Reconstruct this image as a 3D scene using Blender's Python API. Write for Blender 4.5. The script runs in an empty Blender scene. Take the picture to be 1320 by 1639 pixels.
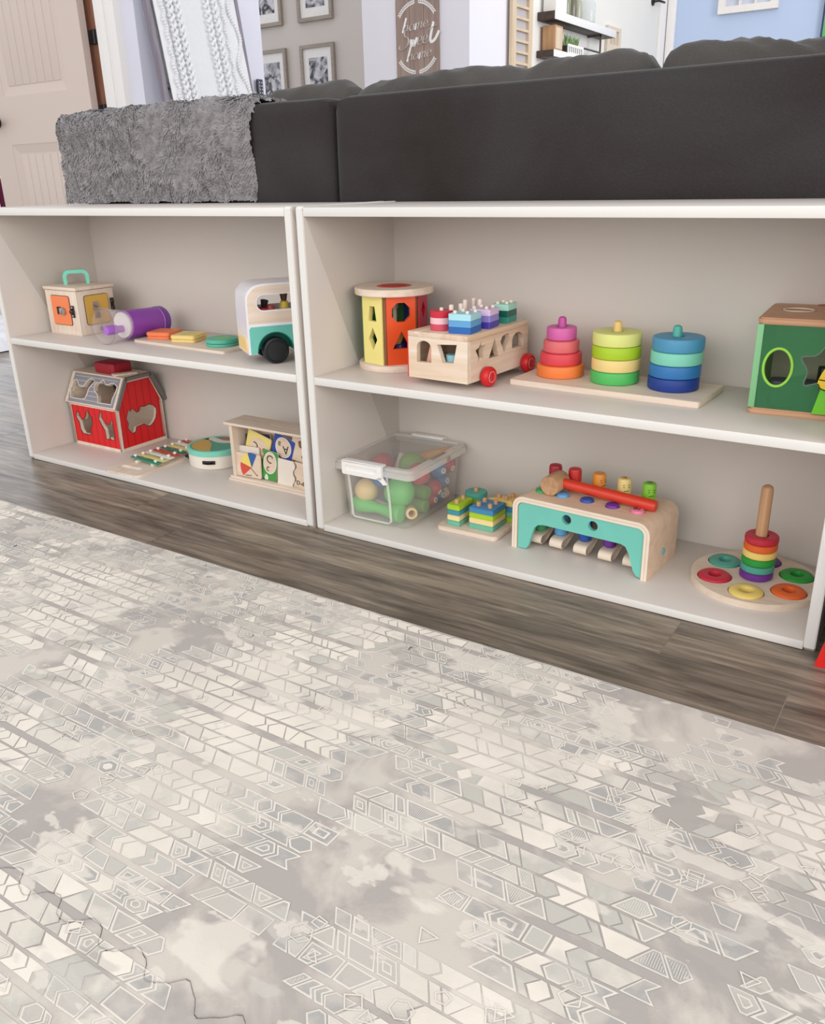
import bpy, bmesh, math, random
from mathutils import Vector, Matrix, noise
from mathutils.geometry import tessellate_polygon
sc = bpy.context.scene
COL = sc.collection
PI = math.pi
cos, sin, rad = math.cos, math.sin, math.radians
ZS, ZB = 0.3061, 0.0144          # top of the middle shelves, top of the bottom shelves

# ------------------------------------------------------------------ colours and materials
def lin(c):
    if isinstance(c, str):
        c = c.lstrip('#'); c = [int(c[i:i + 2], 16) / 255 for i in (0, 2, 4)]
    return tuple((x / 12.92 if x <= .04045 else ((x + .055) / 1.055) ** 2.4) for x in c) + (1,)

MATS = {}
def new_mat(name):
    m = bpy.data.materials.new(name); m.use_nodes = True
    nt = m.node_tree
    return m, nt, nt.nodes['Principled BSDF']

def N(nt, t, **kw):
    n = nt.nodes.new(t)
    for k, v in kw.items():
        if k in n.inputs: n.inputs[k].default_value = v
        else: setattr(n, k, v)
    return n

def paint(name, c, rough=.45, var=.06, scale=30, bump=0, spec=.5, bscale=200, sheen=0):
    """painted or plastic surface: a colour with slight uneven tone"""
    if name in MATS: return MATS[name]
    m, nt, b = new_mat(name)
    L = nt.links.new
    tc = N(nt, 'ShaderNodeTexCoord')
    n = N(nt, 'ShaderNodeTexNoise', Scale=scale, Detail=3.0)
    L(tc.outputs['Object'], n.inputs['Vector'])
    r = N(nt, 'ShaderNodeMixRGB')
    base = lin(c)
    r.inputs[1].default_value = tuple(x * (1 - var) for x in base[:3]) + (1,)
    r.inputs[2].default_value = tuple(min(1, x * (1 + var)) for x in base[:3]) + (1,)
    L(n.outputs[0], r.inputs[0]); L(r.outputs[0], b.inputs['Base Color'])
    b.inputs['Roughness'].default_value = rough
    b.inputs['Specular IOR Level'].default_value = spec
    if sheen: b.inputs['Sheen Weight'].default_value = sheen
    if bump:
        n2 = N(nt, 'ShaderNodeTexNoise', Scale=bscale, Detail=2.0)
        L(tc.outputs['Object'], n2.inputs['Vector'])
        bp = N(nt, 'ShaderNodeBump', Strength=bump, Distance=.002)
        L(n2.outputs[0], bp.inputs['Height']); L(bp.outputs[0], b.inputs['Normal'])
    MATS[name] = m
    return m

def wood(name, c1, c2, axis='X', scale=1.0, rough=.5, bands=False):
    """bare wood: streaks stretched along an axis; bands adds plywood layers in z"""
    if name in MATS: return MATS[name]
    m, nt, b = new_mat(name)
    L = nt.links.new
    tc = N(nt, 'ShaderNodeTexCoord'); mp = N(nt, 'ShaderNodeMapping')
    s = {'X': (6, 90, 90), 'Y': (90, 6, 90), 'Z': (90, 90, 6)}[axis]
    mp.inputs['Scale'].default_value = tuple(k * scale for k in s)
    n = N(nt, 'ShaderNodeTexNoise', Scale=1.0, Detail=4.0, Distortion=.6)
    cr = N(nt, 'ShaderNodeValToRGB')
    cr.color_ramp.elements[0].position = .3; cr.color_ramp.elements[1].position = .7
    cr.color_ramp.elements[0].color = lin(c2); cr.color_ramp.elements[1].color = lin(c1)
    L(tc.outputs['Object'], mp.inputs[0]); L(mp.outputs[0], n.inputs['Vector'])
    L(n.outputs[0], cr.inputs[0])
    L(cr.outputs[0], b.inputs['Base Color'])
    b.inputs['Roughness'].default_value = rough
    bp = N(nt, 'ShaderNodeBump', Strength=.08, Distance=.001)
    L(n.outputs[0], bp.inputs['Height']); L(bp.outputs[0], b.inputs['Normal'])
    MATS[name] = m
    return m

def clear(name, c, opacity=.25, rough=.15, c2=None, edge=.25):
    """thin clear or tinted plastic"""
    m, nt, b = new_mat(name)
    L = nt.links.new
    b.inputs['Base Color'].default_value = lin(c); b.inputs['Roughness'].default_value = rough
    t = N(nt, 'ShaderNodeBsdfTransparent'); t.inputs[0].default_value = lin(c2 or '#ffffff')
    lw = N(nt, 'ShaderNodeLayerWeight', Blend=.25)
    mul = N(nt, 'ShaderNodeMath', operation='MULTIPLY_ADD'); mul.inputs[1].default_value = edge; mul.inputs[2].default_value = opacity
    mul.use_clamp = True
    L(lw.outputs['Facing'], mul.inputs[0])
    mx = N(nt, 'ShaderNodeMixShader')
    L(mul.outputs[0], mx.inputs[0]); L(t.outputs[0], mx.inputs[1]); L(b.outputs[0], mx.inputs[2])
    L(mx.outputs[0], nt.nodes['Material Output'].inputs[0])
    return m

def metal(name, c, rough=.3):
    if name in MATS: return MATS[name]
    m, nt, b = new_mat(name)
    b.inputs['Base Color'].default_value = lin(c); b.inputs['Metallic'].default_value = 1; b.inputs['Roughness'].default_value = rough
    n = N(nt, 'ShaderNodeTexNoise', Scale=300.0)
    mr = N(nt, 'ShaderNodeMapRange'); mr.inputs[3].default_value = rough * .8; mr.inputs[4].default_value = rough * 1.3
    nt.links.new(n.outputs[0], mr.inputs[0]); nt.links.new(mr.outputs[0], b.inputs['Roughness'])
    MATS[name] = m
    return m

BIRCH = wood('birch_wood', '#e9dacb', '#dac6b3')
BIRCHZ = wood('birch_wood_upright', '#e9dacb', '#dac6b3', 'Z')
BIRCHY = wood('birch_wood_deep', '#e9dacb', '#dac6b3', 'Y')
PLY = wood('plywood_edge', '#ddc9b2', '#c4a98c')
PINE = wood('pine_wood', '#ecdfd0', '#d9bfa3', 'X', .6)
BEECH = wood('beech_wood', '#d3a982', '#b98a62', 'Z')
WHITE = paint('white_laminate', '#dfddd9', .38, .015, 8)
LAMI = paint('shade_toned_laminate', '#d5cdc6', .42, .015, 8)  # same white laminate, with the warm interior shade put into its colour
WHITE2 = paint('white_paint', '#f3f1ee', .4, .02, 12)

# ------------------------------------------------------------------ mesh helpers
def BM(): return bmesh.new()

def box(bm, x0, x1, y0, y1, z0, z1, bev=0, seg=2, mi=0, rot=None, piv=None):
    t = bmesh.new()
    vs = [t.verts.new(p) for p in ((x0, y0, z0), (x1, y0, z0), (x1, y1, z0), (x0, y1, z0), (x0, y0, z1), (x1, y0, z1), (x1, y1, z1), (x0, y1, z1))]
    for f in ((0, 3, 2, 1), (4, 5, 6, 7), (0, 1, 5, 4), (1, 2, 6, 5), (2, 3, 7, 6), (3, 0, 4, 7)):
        t.faces.new([vs[i] for i in f])
    if bev: bmesh.ops.bevel(t, geom=t.edges[:], offset=bev, segments=seg, profile=.5, affect='EDGES')
    for f in t.faces: f.material_index = mi
    if rot is not None:
        c = Vector(piv or ((x0 + x1) / 2, (y0 + y1) / 2, (z0 + z1) / 2))
        bmesh.ops.transform(t, matrix=Matrix.Translation(c) @ rot @ Matrix.Translation(-c), verts=t.verts)
    merge(bm, t)

def merge(bm, t, M=None):
    if M is not None: bmesh.ops.transform(t, matrix=M, verts=t.verts)
    me = bpy.data.meshes.new('tmp'); t.to_mesh(me); t.free()
    bm.from_mesh(me); bpy.data.meshes.remove(me)

def frame_to(d):
    """matrix turning +z to direction d"""
    return Vector((0, 0, 1)).rotation_difference(Vector(d).normalized()).to_matrix().to_4x4()

def lathe(bm, prof, c=(0, 0, 0), d=(0, 0, 1), seg=40, mi=0, mis=None):
    """profile [(r, h)] turned round an axis"""
    t = bmesh.new(); rings = []
    for r, h in prof:
        if r < 1e-6: rings.append([t.verts.new((0, 0, h))])
        else: rings.append([t.verts.new((r * cos(2 * PI * k / seg), r * sin(2 * PI * k / seg), h)) for k in range(seg)])
    for i in range(len(rings) - 1):
        A, B = rings[i], rings[i + 1]
        for k in range(seg):
            k2 = (k + 1) % seg
            try:
                if len(A) == 1 and len(B) == 1: continue
                if len(A) == 1: f = t.faces.new((A[0], B[k2], B[k]))
                elif len(B) == 1: f = t.faces.new((A[k], A[k2], B[0]))
                else: f = t.faces.new((A[k], A[k2], B[k2], B[k]))
                f.material_index = mis[i] if mis else mi
            except ValueError: pass
    bmesh.ops.recalc_face_normals(t, faces=t.faces)
    merge(bm, t, Matrix.Translation(Vector(c)) @ frame_to(d))

def disc(bm, c, r, h, d=(0, 0, 1), bev=.001, seg=36, mi=0):
    lathe(bm, [(0, 0), (r - bev, 0), (r - bev * .3, bev * .3), (r, bev), (r, h - bev), (r - bev * .3, h - bev * .3), (r - bev, h), (0, h)], c, d, seg, mi)

def ring(bm, c, r0, r1, h, d=(0, 0, 1), bev=.002, seg=40, mi=0):
    lathe(bm, [(r0, bev), (r0 + bev * .3, bev * .3), (r0 + bev, 0), (r1 - bev, 0), (r1 - bev * .3, bev * .3), (r1, bev), (r1, h - bev), (r1 - bev * .3, h - bev * .3), (r1 - bev, h), (r0 + bev, h), (r0 + bev * .3, h - bev * .3), (r0, h - bev), (r0, bev)], c, d, seg, mi)

def ball(bm, c, r, sx=1, sy=1, sz=1, seg=24, mi=0):
    t = bmesh.new(); bmesh.ops.create_uvsphere(t, u_segments=seg, v_segments=seg // 2, radius=r)
    for f in t.faces: f.material_index = mi
    merge(bm, t, Matrix.Translation(Vector(c)) @ Matrix.Diagonal((sx, sy, sz, 1)))

def tube(bm, pts, r, seg=10, closed=False, mi=0, cap=True, rz=None):
    """round bar along a path; rz = second radius for a flattened section"""
    P = [Vector(p) for p in pts]; n = len(P); t = bmesh.new(); rings = []
    up = None
    for i, p in enumerate(P):
        a = P[i - 1] if (i > 0 or closed) else P[i]; b = P[(i + 1) % n] if (i < n - 1 or closed) else P[i]
        d = (b - a).normalized()
        if up is None: up = Vector((0, 0, 1)) if abs(d.z) < .9 else Vector((0, 1, 0))
        s = d.cross(up)
        if s.length < 1e-5: s = d.orthogonal()
        s.normalize(); u = s.cross(d).normalized(); up = u
        rr = r[i] if isinstance(r, (list, tuple)) else r
        r2 = rr if rz is None else rz
        rings.append([t.verts.new(p + s * (rr * cos(2 * PI * k / seg)) + u * (r2 * sin(2 * PI * k / seg))) for k in range(seg)])
    m = n if closed else n - 1
    for i in range(m):
        A, B = rings[i], rings[(i + 1) % n]
        for k in range(seg): t.faces.new((A[k], A[(k + 1) % seg], B[(k + 1) % seg], B[k]))
    if not closed and cap: t.faces.new(rings[0][::-1]); t.faces.new(rings[-1])
    for f in t.faces: f.material_index = mi
    bmesh.ops.recalc_face_normals(t, faces=t.faces)
    merge(bm, t)

PLANES = {'xz': lambda u, v, w: (u, w, v), 'yz': lambda u, v, w: (w, u, v), 'xy': lambda u, v, w: (u, v, w)}
def prism(bm, outline, w0, w1, plane='xy', holes=(), mi=0, ms=None, me=None, M=None):
    """flat panel of an outline with holes; w is the third axis. mi: face at w0, ms: edges, me: face at w1"""
    ms = mi if ms is None else ms; me = mi if me is None else me
    f3 = PLANES[plane] if isinstance(plane, str) else plane
    loops = [list(outline)] + [list(h) for h in holes]
    flat = [p for l in loops for p in l]
    tris = tessellate_polygon([[Vector((p[0], p[1], 0)) for p in l] for l in loops])
    t = bmesh.new()
    A = [t.verts.new(f3(p[0], p[1], w0)) for p in flat]; B = [t.verts.new(f3(p[0], p[1], w1)) for p in flat]
    for q in tris:
        try:
            f = t.faces.new([A[i] for i in q]); f.material_index = mi
            f = t.faces.new([B[i] for i in reversed(q)]); f.material_index = me
        except ValueError: pass
    o = 0
    for l in loops:
        k = len(l)
        for i in range(k):
            j = (i + 1) % k
            f = t.faces.new((A[o + i], A[o + j], B[o + j], B[o + i])); f.material_index = ms
        o += k
    bmesh.ops.recalc_face_normals(t, faces=t.faces)
    merge(bm, t, M)

def rrect(x0, x1, y0, y1, r, seg=6):
    o = []
    for cx, cy, a in ((x1 - r, y0 + r, -90), (x1 - r, y1 - r, 0), (x0 + r, y1 - r, 90), (x0 + r, y0 + r, 180)):
        for k in range(seg + 1):
            t = rad(a + 90 * k / seg); o.append((cx + r * cos(t), cy + r * sin(t)))
    return o
def circ(cx, cy, r, n=28, r2=None): return [(cx + r * cos(2 * PI * k / n), cy + (r2 or r) * sin(2 * PI * k / n)) for k in range(n)]
def rotp(pts, a, c=(0, 0)):
    a = rad(a); return [(c[0] + (x - c[0]) * cos(a) - (y - c[1]) * sin(a), c[1] + (x - c[0]) * sin(a) + (y - c[1]) * cos(a)) for x, y in pts]
def smooth_path(pts, k=6, closed=False):
    n = len(pts); out = []
    for i in range(n if closed else n - 1):
        g = lambda j: Vector(pts[j % n] if closed else pts[max(0, min(n - 1, j))])
        p0, p1, p2, p3 = g(i - 1), g(i), g(i + 1), g(i + 2)
        for s in range(k):
            t = s / k
            out.append(tuple(.5 * ((2 * p1) + (-p0 + p2) * t + (2 * p0 - 5 * p1 + 4 * p2 - p3) * t * t + (-p0 + 3 * p1 - 3 * p2 + p3) * t ** 3)))
    if not closed: out.append(tuple(pts[-1]))
    return out

# ------------------------------------------------------------------ objects
OFF = {}
def root(name, label, cat, x, y, z, th=0, off=(0, 0), group=None):
    """Empty at the base of a thing; its parts are modelled in a frame whose origin is the corner (x, y)"""
    a = rad(th)
    o = bpy.data.objects.new(name, None); COL.objects.link(o)
    o.empty_display_size = .02
    o.location = (x + off[0] * cos(a) - off[1] * sin(a), y + off[0] * sin(a) + off[1] * cos(a), z)
    o.rotation_euler = (0, 0, a)
    o['label'] = label; o['category'] = cat
    if group: o['group'] = group
    OFF[o.name] = off
    return o

def mesh_obj(name, bm, mats, parent=None, smooth=35):
    me = bpy.data.meshes.new(name)
    top = parent
    while top is not None and top.parent is not None: top = top.parent
    if top is not None and top.name in OFF:
        ox, oy = OFF[top.name]
        bmesh.ops.translate(bm, vec=(-ox, -oy, 0), verts=bm.verts)
    bm.to_mesh(me); bm.free()
    if not isinstance(mats, (list, tuple)): mats = [mats]
    for m in mats: me.materials.append(m)
    if smooth:
        me.polygons.foreach_set('use_smooth', [True] * len(me.polygons))
        me.set_sharp_from_angle(angle=rad(smooth))
    o = bpy.data.objects.new(name, me); COL.objects.link(o)
    if parent is not None: o.parent = parent
    return o
part = mesh_obj

def single(name, label, cat, bm, mats, loc=(0, 0, 0), th=0, group=None, smooth=35):
    o = mesh_obj(name, bm, mats, None, smooth)
    o.location = loc; o.rotation_euler = (0, 0, rad(th))
    o['label'] = label; o['category'] = cat
    if group: o['group'] = group
    return o

def struct(name, bm, mats, smooth=35):
    o = mesh_obj(name, bm, mats, None, smooth); o['kind'] = 'structure'
    return o

class Frame:
    """turns a toy's corner frame into room coordinates"""
    def __init__(s, x, y, z, th): s.x, s.y, s.z, s.th = x, y, z, th
    def __call__(s, u, v, w=0):
        a = rad(s.th); return (s.x + u * cos(a) - v * sin(a), s.y + u * sin(a) + v * cos(a), s.z + w)

def text_bm(bm, string, size, M, depth=.0004, mi=0, shear=0):
    cu = bpy.data.curves.new('lettering', 'FONT'); cu.body = string; cu.size = size; cu.extrude = depth / 2; cu.shear = shear
    cu.align_x = 'CENTER'; cu.align_y = 'CENTER'; cu.resolution_u = 3
    ob = bpy.data.objects.new('lettering', cu); COL.objects.link(ob)
    bpy.context.view_layer.update()
    me = bpy.data.meshes.new_from_object(ob.evaluated_get(bpy.context.evaluated_depsgraph_get()))
    bpy.data.objects.remove(ob); bpy.data.curves.remove(cu)
    t = bmesh.new(); t.from_mesh(me); bpy.data.meshes.remove(me)
    for f in t.faces: f.material_index = mi
    merge(bm, t, M)

def XZ(x, y, z, rot=0, side=-1):
    """place an xy drawing upright in the xz plane facing -y, turned by rot in its own plane"""
    return Matrix.Translation((x, y, z)) @ Matrix.Rotation(PI / 2, 4, 'X') @ Matrix.Rotation(rad(rot), 4, 'Z')

# ================================================================== SETTING: floor
def planks():
    bm = BM()
    lay = bm.loops.layers.color.new('tone')
    rng = random.Random(5)
    pitch = .168; y = -.1125 - pitch * 12
    row = 0
    while y < 7.2:
        x = -5.2 + rng.random() * -1.0
        if abs(y + .1125) < .01: x = -.412 - 1.14 * 4            # joint in view right of the left unit
        if abs(y + .1125 + pitch) < .01: x = -.234 - 1.14 * 5
        while x < 3.2:
            L = 1.138
            g = .0007
            vs = [bm.verts.new(p) for p in ((x + g, y + g, 0), (x + L - g, y + g, 0), (x + L - g, y + pitch - g, 0), (x + g, y + pitch - g, 0))]
            f = bm.faces.new(vs)
            c = (rng.random(), rng.random(), rng.random(), 1)
            for lp in f.loops: lp[lay] = c
            x += L
        y += pitch; row += 1
    b2 = BM(); box(b2, -6.2, 4.4, -2.6, 7.4, -.05, -.0006, mi=1)
    me = bpy.data.meshes.new('tmp'); b2.to_mesh(me); b2.free(); bm.from_mesh(me); bpy.data.meshes.remove(me)
    m, nt, b = new_mat('grey_brown_plank_floor'); L = nt.links.new
    at = N(nt, 'ShaderNodeVertexColor', layer_name='tone')
    tc = N(nt, 'ShaderNodeTexCoord'); mp = N(nt, 'ShaderNodeMapping'); mp.inputs['Scale'].default_value = (2.6, 38, 1)
    sep = N(nt, 'ShaderNodeSeparateColor'); L(at.outputs[0], sep.inputs[0])
    off = N(nt, 'ShaderNodeCombineXYZ'); L(sep.outputs[0], off.inputs[0]); L(sep.outputs[1], off.inputs[1])
    sc10 = N(nt, 'ShaderNodeVectorMath', operation='SCALE'); sc10.inputs['Scale'].default_value = 40; L(off.outputs[0], sc10.inputs[0])
    add = N(nt, 'ShaderNodeVectorMath', operation='ADD')
    L(tc.outputs['Object'], mp.inputs[0]); L(mp.outputs[0], add.inputs[0]); L(sc10.outputs[0], add.inputs[1])
    n1 = N(nt, 'ShaderNodeTexNoise', Scale=1.5, Detail=9.0, Roughness=.70, Distortion=.7); L(add.outputs[0], n1.inputs['Vector'])
    mp2 = N(nt, 'ShaderNodeMapping'); mp2.inputs['Scale'].default_value = (.42, .13, 1); L(add.outputs[0], mp2.inputs[0])
    n2 = N(nt, 'ShaderNodeTexNoise', Scale=4.0, Detail=3.0, Distortion=1.2); L(mp2.outputs[0], n2.inputs['Vector'])
    r1 = N(nt, 'ShaderNodeValToRGB'); e = r1.color_ramp.elements
    e[0].position = .30; e[0].color = lin('#51463c'); e[1].position = .70; e[1].color = lin('#ae9f8b')
    q = e.new(.5); q.color = lin('#85786a')
    L(n1.outputs[0], r1.inputs[0])
    r2 = N(nt, 'ShaderNodeValToRGB'); e = r2.color_ramp.elements
    e[0].position = .30; e[0].color = (.42, .42, .42, 1); e[1].position = .56; e[1].color = (1, 1, 1, 1)
    L(n2.outputs[0], r2.inputs[0])
    mu = N(nt, 'ShaderNodeMixRGB', blend_type='MULTIPLY'); mu.inputs[0].default_value = .75
    L(r1.outputs[0], mu.inputs[1]); L(r2.outputs[0], mu.inputs[2])
    hs = N(nt, 'ShaderNodeHueSaturation'); mr = N(nt, 'ShaderNodeMapRange'); mr.inputs[3].default_value = .82; mr.inputs[4].default_value = 1.15
    L(sep.outputs[2], mr.inputs[0]); L(mr.outputs[0], hs.inputs['Value']); L(mu.outputs[0], hs.inputs['Color'])
    L(hs.outputs[0], b.inputs['Base Color'])
    b.inputs['Roughness'].default_value = .42
    bp = N(nt, 'ShaderNodeBump', Strength=.25, Distance=.0006); L(n1.outputs[0], bp.inputs['Height']); L(bp.outputs[0], b.inputs['Normal'])
    struct('floor', bm, [m, paint('floor_gap', '#9a9186', .8)], smooth=0)
planks()

# ================================================================== SETTING: walls beyond the sofa
LAV = paint('cool_light_tinted_wall', '#dedfec', .75, .02, 4)  # near-white wall with the cool tint of the light put in, like PALE
GREIGE = paint('greige_wall', '#cbc4bd', .75, .02, 4)
PALE = paint('pale_wall', '#e4e2ea', .75, .02, 4)
OFFW = paint('off_white_wall', '#e8e5e0', .75, .02, 4)
BLUEW = paint('light_blue_wall', '#bccdea', .75, .03, 3)
TRIM = paint('white_trim', '#eeebe9', .5, .02, 6)
CEIL = 2.45
def wall(name, x0, x1, y0, y1, mat, z0=0, z1=CEIL):
    bm = BM(); box(bm, x0, x1, y0, y1, z0, z1); return struct(name, bm, mat, 0)
# door wall (faces the camera) with the doorway left of the casing
wall('wall_door_side', -2.655, -2.56, 1.93, 2.05, LAV)
wall('wall_left', -2.68, -2.56, 2.05, 2.80, LAV)
wall('wall_recess', -5.2, -2.38, 4.2, 4.3, GREIGE)
wall('wall_sign', -2.45, -1.70, 3.6, 4.2, PALE)
wall('wall_shelf_side', -1.80, -1.685, 4.2, 6.97, OFFW)
wall('wall_blue', -1.685, 1.9, 6.97, 7.07, BLUEW)
bm = BM(); box(bm, -1.655, -1.585, 6.93, 6.97, 0, 2.2, .006); box(bm, -1.685, -1.66, 6.80, 6.965, 0, 2.2, .004)
T1 = struct('trim_1', bm, TRIM)
# lever handle of the far door, standing out of the shelf-side wall end
DKMET = metal('dark_metal', '#4a4442', .35)
bm = BM(); disc(bm, (-1.684, 6.62, 1.95), .03, .012, (1, 0, 0)); tube(bm, [(-1.672, 6.62, 1.95), (-1.634, 6.62, 1.95), (-1.626, 6.64, 1.95), (-1.626, 6.75, 1.954)], .009); part('door_lever', bm, DKMET, T1)

# door casing and jamb
bm = BM()
box(bm, -2.812, -2.715, 1.898, 1.95, 0, 2.1, .004); box(bm, -2.79, -2.735, 1.893, 1.90, 0, 2.1, .003)
box(bm, -2.715, -2.652, 1.885, 1.95, 0, 2.1, .006)
struct('trim_2', bm, TRIM)
bm = BM(); box(bm, -3.06, -2.83, 1.975, 2.02, 0, 2.1); 
struct('trim_3', bm, wood('brown_door_jamb', '#a5735a', '#8a5c46', 'Z'))
# open two-panel door with beadboard panels
DOORM = paint('cream_door_paint', '#d6c6bc', .5, .015, 5)
d = bpy.data.objects.new('door_1', None); COL.objects.link(d); d.location = (-3.36, 1.9, 0); d['kind'] = 'structure'
OFF['door_1'] = (-3.36, 1.9)
bm = BM()
x0, x1, y0, y1 = -3.83, -2.93, 1.9, 1.94
pxa, pxb = -3.66, -3.10
hole = [(pxa, .14), (pxb, .14), (pxb, .865), (pxa, .865)]
hole2 = [(pxa, 1.105), (pxb, 1.105), (pxb, 1.95), (pxa, 1.95)]
prism(bm, [(x0, 0), (x1, 0), (x1, 2.05), (x0, 2.05)], y0, y1, 'xz', [hole, hole2])
part('leaf', bm, DOORM, d, 20)
for zz0, zz1 in ((.14, .865), (1.105, 1.95)):
    bm = BM(); n = 7; a0, a1 = pxa + .05, pxb - .05
    for k in range(n):
        u0 = a0 + (a1 - a0) * k / n; u1 = a0 + (a1 - a0) * (k + 1) / n
        box(bm, u0 + .0012, u1 - .0012, y0 + .008, y1 - .006, zz0 + .05, zz1 - .05, .0022)
    # sloped moulding round the panel
    for A, B in (((pxa, zz0), (pxb, zz0)), ((pxb, zz0), (pxb, zz1)), ((pxb, zz1), (pxa, zz1)), ((pxa, zz1), (pxa, zz0))):
        cx, cz = (pxa + pxb) / 2, (zz0 + zz1) / 2
        ins = lambda p: (p[0] + (.05 if p[0] < cx else -.05), p[1] + (.05 if p[1] < cz else -.05))
        a2, b2 = ins(A), ins(B)
        vs = [bm.verts.new(p) for p in ((A[0], y0 + .002, A[1]), (B[0], y0 + .002, B[1]), (b2[0], y0 + .012, b2[1]), (a2[0], y0 + .012, a2[1]))]
        bm.faces.new(vs)
    box(bm, pxa, pxb, y0 + .0112, y1 - .004, zz0, zz1)
    part('beadboard_panel', bm, DOORM, d, 30)
bm = BM(); disc(bm, (-3.755, 1.9, .985), .032, .012, (0, -1, 0)); tube(bm, [(-3.755, 1.89, .985), (-3.755, 1.85, .985), (-3.74, 1.845, .985), (-3.66, 1.845, .98)], .01)
ball(bm, (-3.745, 1.845, .985), .028)
part('handle', bm, paint('black_metal', '#191614', .4), d)
for k, z in enumerate((1.000, 1.335)):
    bm = BM(); box(bm, -2.955, -2.845, 1.955, 1.966, z - .035, z + .028, .002); tube(bm, [(-2.9, 1.955, z - .035), (-2.9, 1.955, z + .028)], .008)
    part('hinge', bm, MATS['black_metal'], d)
# maroon curtain beyond the door's free edge, pale rug in front of it
bm = BM(); pts = [(-4.20 + .01 * k, 2.1 + .01 * sin(k * 1.1)) for k in range(40)]
prism(bm, pts + [(x, y + .006) for x, y in reversed(pts)], 0, .70, 'xy')
single('maroon_curtain', 'dark maroon curtain past the free edge of the open door', 'curtain', bm, paint('maroon_cloth', '#5b0a33', .9, .1, 8))

# ================================================================== bookcases
def bookcase(label, x0, x1):
    t = .0158; D = .2877; H = .600; th = .0147
    r = root('bookcase', label, 'bookcase', x0, 0, 0, 0, ((x1 - x0) / 2, D / 2))
    w = x1 - x0
    for a in (0, w - t):
        bm = BM()
        o = [(.006, 0), (D - .006, 0), (D, .006), (D, H - .004), (D - .004, H), (.004, H), (0, H - .004), (0, .006)]
        prism(bm, o, a, a + t, 'yz')
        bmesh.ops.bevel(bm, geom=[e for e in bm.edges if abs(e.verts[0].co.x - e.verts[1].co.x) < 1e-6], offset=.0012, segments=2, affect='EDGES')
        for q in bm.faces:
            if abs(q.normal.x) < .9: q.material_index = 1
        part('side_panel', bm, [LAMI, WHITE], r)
    def sh(name, ztop, z0=None, back=.2727):
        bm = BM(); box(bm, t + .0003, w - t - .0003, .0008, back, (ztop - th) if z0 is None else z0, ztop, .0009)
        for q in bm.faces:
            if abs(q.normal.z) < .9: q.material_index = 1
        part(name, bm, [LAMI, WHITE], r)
    sh('top_panel', .5985, back=.2868); sh('shelf', ZS); sh('bottom_panel', ZB, .0012)
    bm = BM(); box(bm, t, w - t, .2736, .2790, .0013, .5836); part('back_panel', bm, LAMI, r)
    return r
bookcase('white two-tier bookcase on the left, holding the red barn and the lock box', -.0107 - .929, -.0107)
bookcase('white two-tier bookcase on the right, holding the wooden bus and ring stackers', 0, .905)

# ================================================================== TOYS, upper left shelf
P = paint
# ---- lock box
f = Frame(-.8962, .095, ZS, -.9)
r = root('latch_box', 'wooden cube box with orange and yellow latched doors and mint carry handle', 'toy box', f.x, f.y, f.z, f.th, (.0617, .0533))
w, dp, h = .1234, .1067, .1050
bm = BM(); box(bm, .0015, w - .0015, .0015, dp - .0015, 0, h - .001, .0015)
# thin frame lips round the two faces
for a, b in ((.0015, .010), (w - .010, w - .0015)): box(bm, a, b, .0003, .003, 0, h - .001, .0005)
box(bm, .010, w - .010, .0003, .003, 0, .010, .0005)
part('body', bm, BIRCHZ, r)
bm = BM(); box(bm, -.002, w + .002, -.002, dp + .002, h, .1127, .0016); part('lid', bm, BIRCH, r)
dm = MATS['dark_metal']; silver = metal('silver_metal', '#b9b4ae', .35); brass = metal('old_brass', '#8d7a55', .4)
def locked_door(col, name, o, plane, w0, w1, gap):
    bm = BM(); prism(bm, gap, w0 - (w1 - w0) * .02, w1 * .98 + w0 * .02, plane, mi=1); 
    prism(bm, o, w0, w1 + (w1 - w0) * .5, plane, mi=0)
    return part('door', bm, [P(name, col, .5), P('dark_gap', '#6b5a4a', .8)], r)
o = rrect(.0225, .0915, .0240, .0915, .005); g = rrect(.0212, .0930, .0226, .0928, .006)
dd = locked_door('#ee8455', 'orange_paint', o, 'xz', .0015, -.0002, g)
bm = BM(); box(bm, .043, .058, -.0035, -.0005, .048, .066, .001, mi=0); prism(bm, circ(.066, .056, .011, 20, .009), -.0055, -.0005, 'xz', mi=1); box(bm, .058, .064, -.008, -.004, .049, .064, .001, mi=1)
part('cam_latch', bm, [dm, silver], dd)
bm = BM(); box(bm, .0985, .1075, -.0025, .0004, .043, .071, .001); ball(bm, (.103, -.004, .057), .006); ball(bm, (.103, -.002, .0665), .0025, mi=1); ball(bm, (.103, -.002, .0475), .0025, mi=1)
part('hook_plate', bm, [dm, silver], r)
o = rrect(.0205, .0855, .0240, .0915, .005); g = rrect(.0190, .0870, .0226, .0928, .006)
dd = locked_door('#d9ac4f', 'ochre_paint', o, 'yz', w - .0015, w + .0003, g)
X = w + .001
bm = BM(); box(bm, X, X + .003, .040, .055, .058, .076, .001); tube(bm, [(X + .004, .042, .062), (X + .008, .052, .060), (X + .006, .062, .056)], .0025); part('hasp', bm, silver, dd)
bm = BM(); box(bm, X + .001, X + .008, .042, .054, .038, .052, .002); tube(bm, [(X + .0045, .044, .051), (X + .0045, .044, .060), (X + .0045, .048, .064), (X + .0045, .052, .060), (X + .0045, .052, .051)], .0013); part('padlock', bm, brass, dd)
bm = BM(); tube(bm, [(X + .004, .0515, .038), (X + .004, .053, .016)], .0012); ring(bm, (X + .003, .053, .011), .002, .0048, .002, (1, 0, 0), .0005); part('key', bm, silver, dd)
bm = BM(); box(bm, X, X + .0025, .091, .101, .048, .080, .001); ball(bm, (X + .003, .096, .072), .005, .6); ball(bm, (X + .003, .096, .056), .005, .6); part('side_latch', bm, dm, r)
bm = BM()
a = rad(58)
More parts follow.
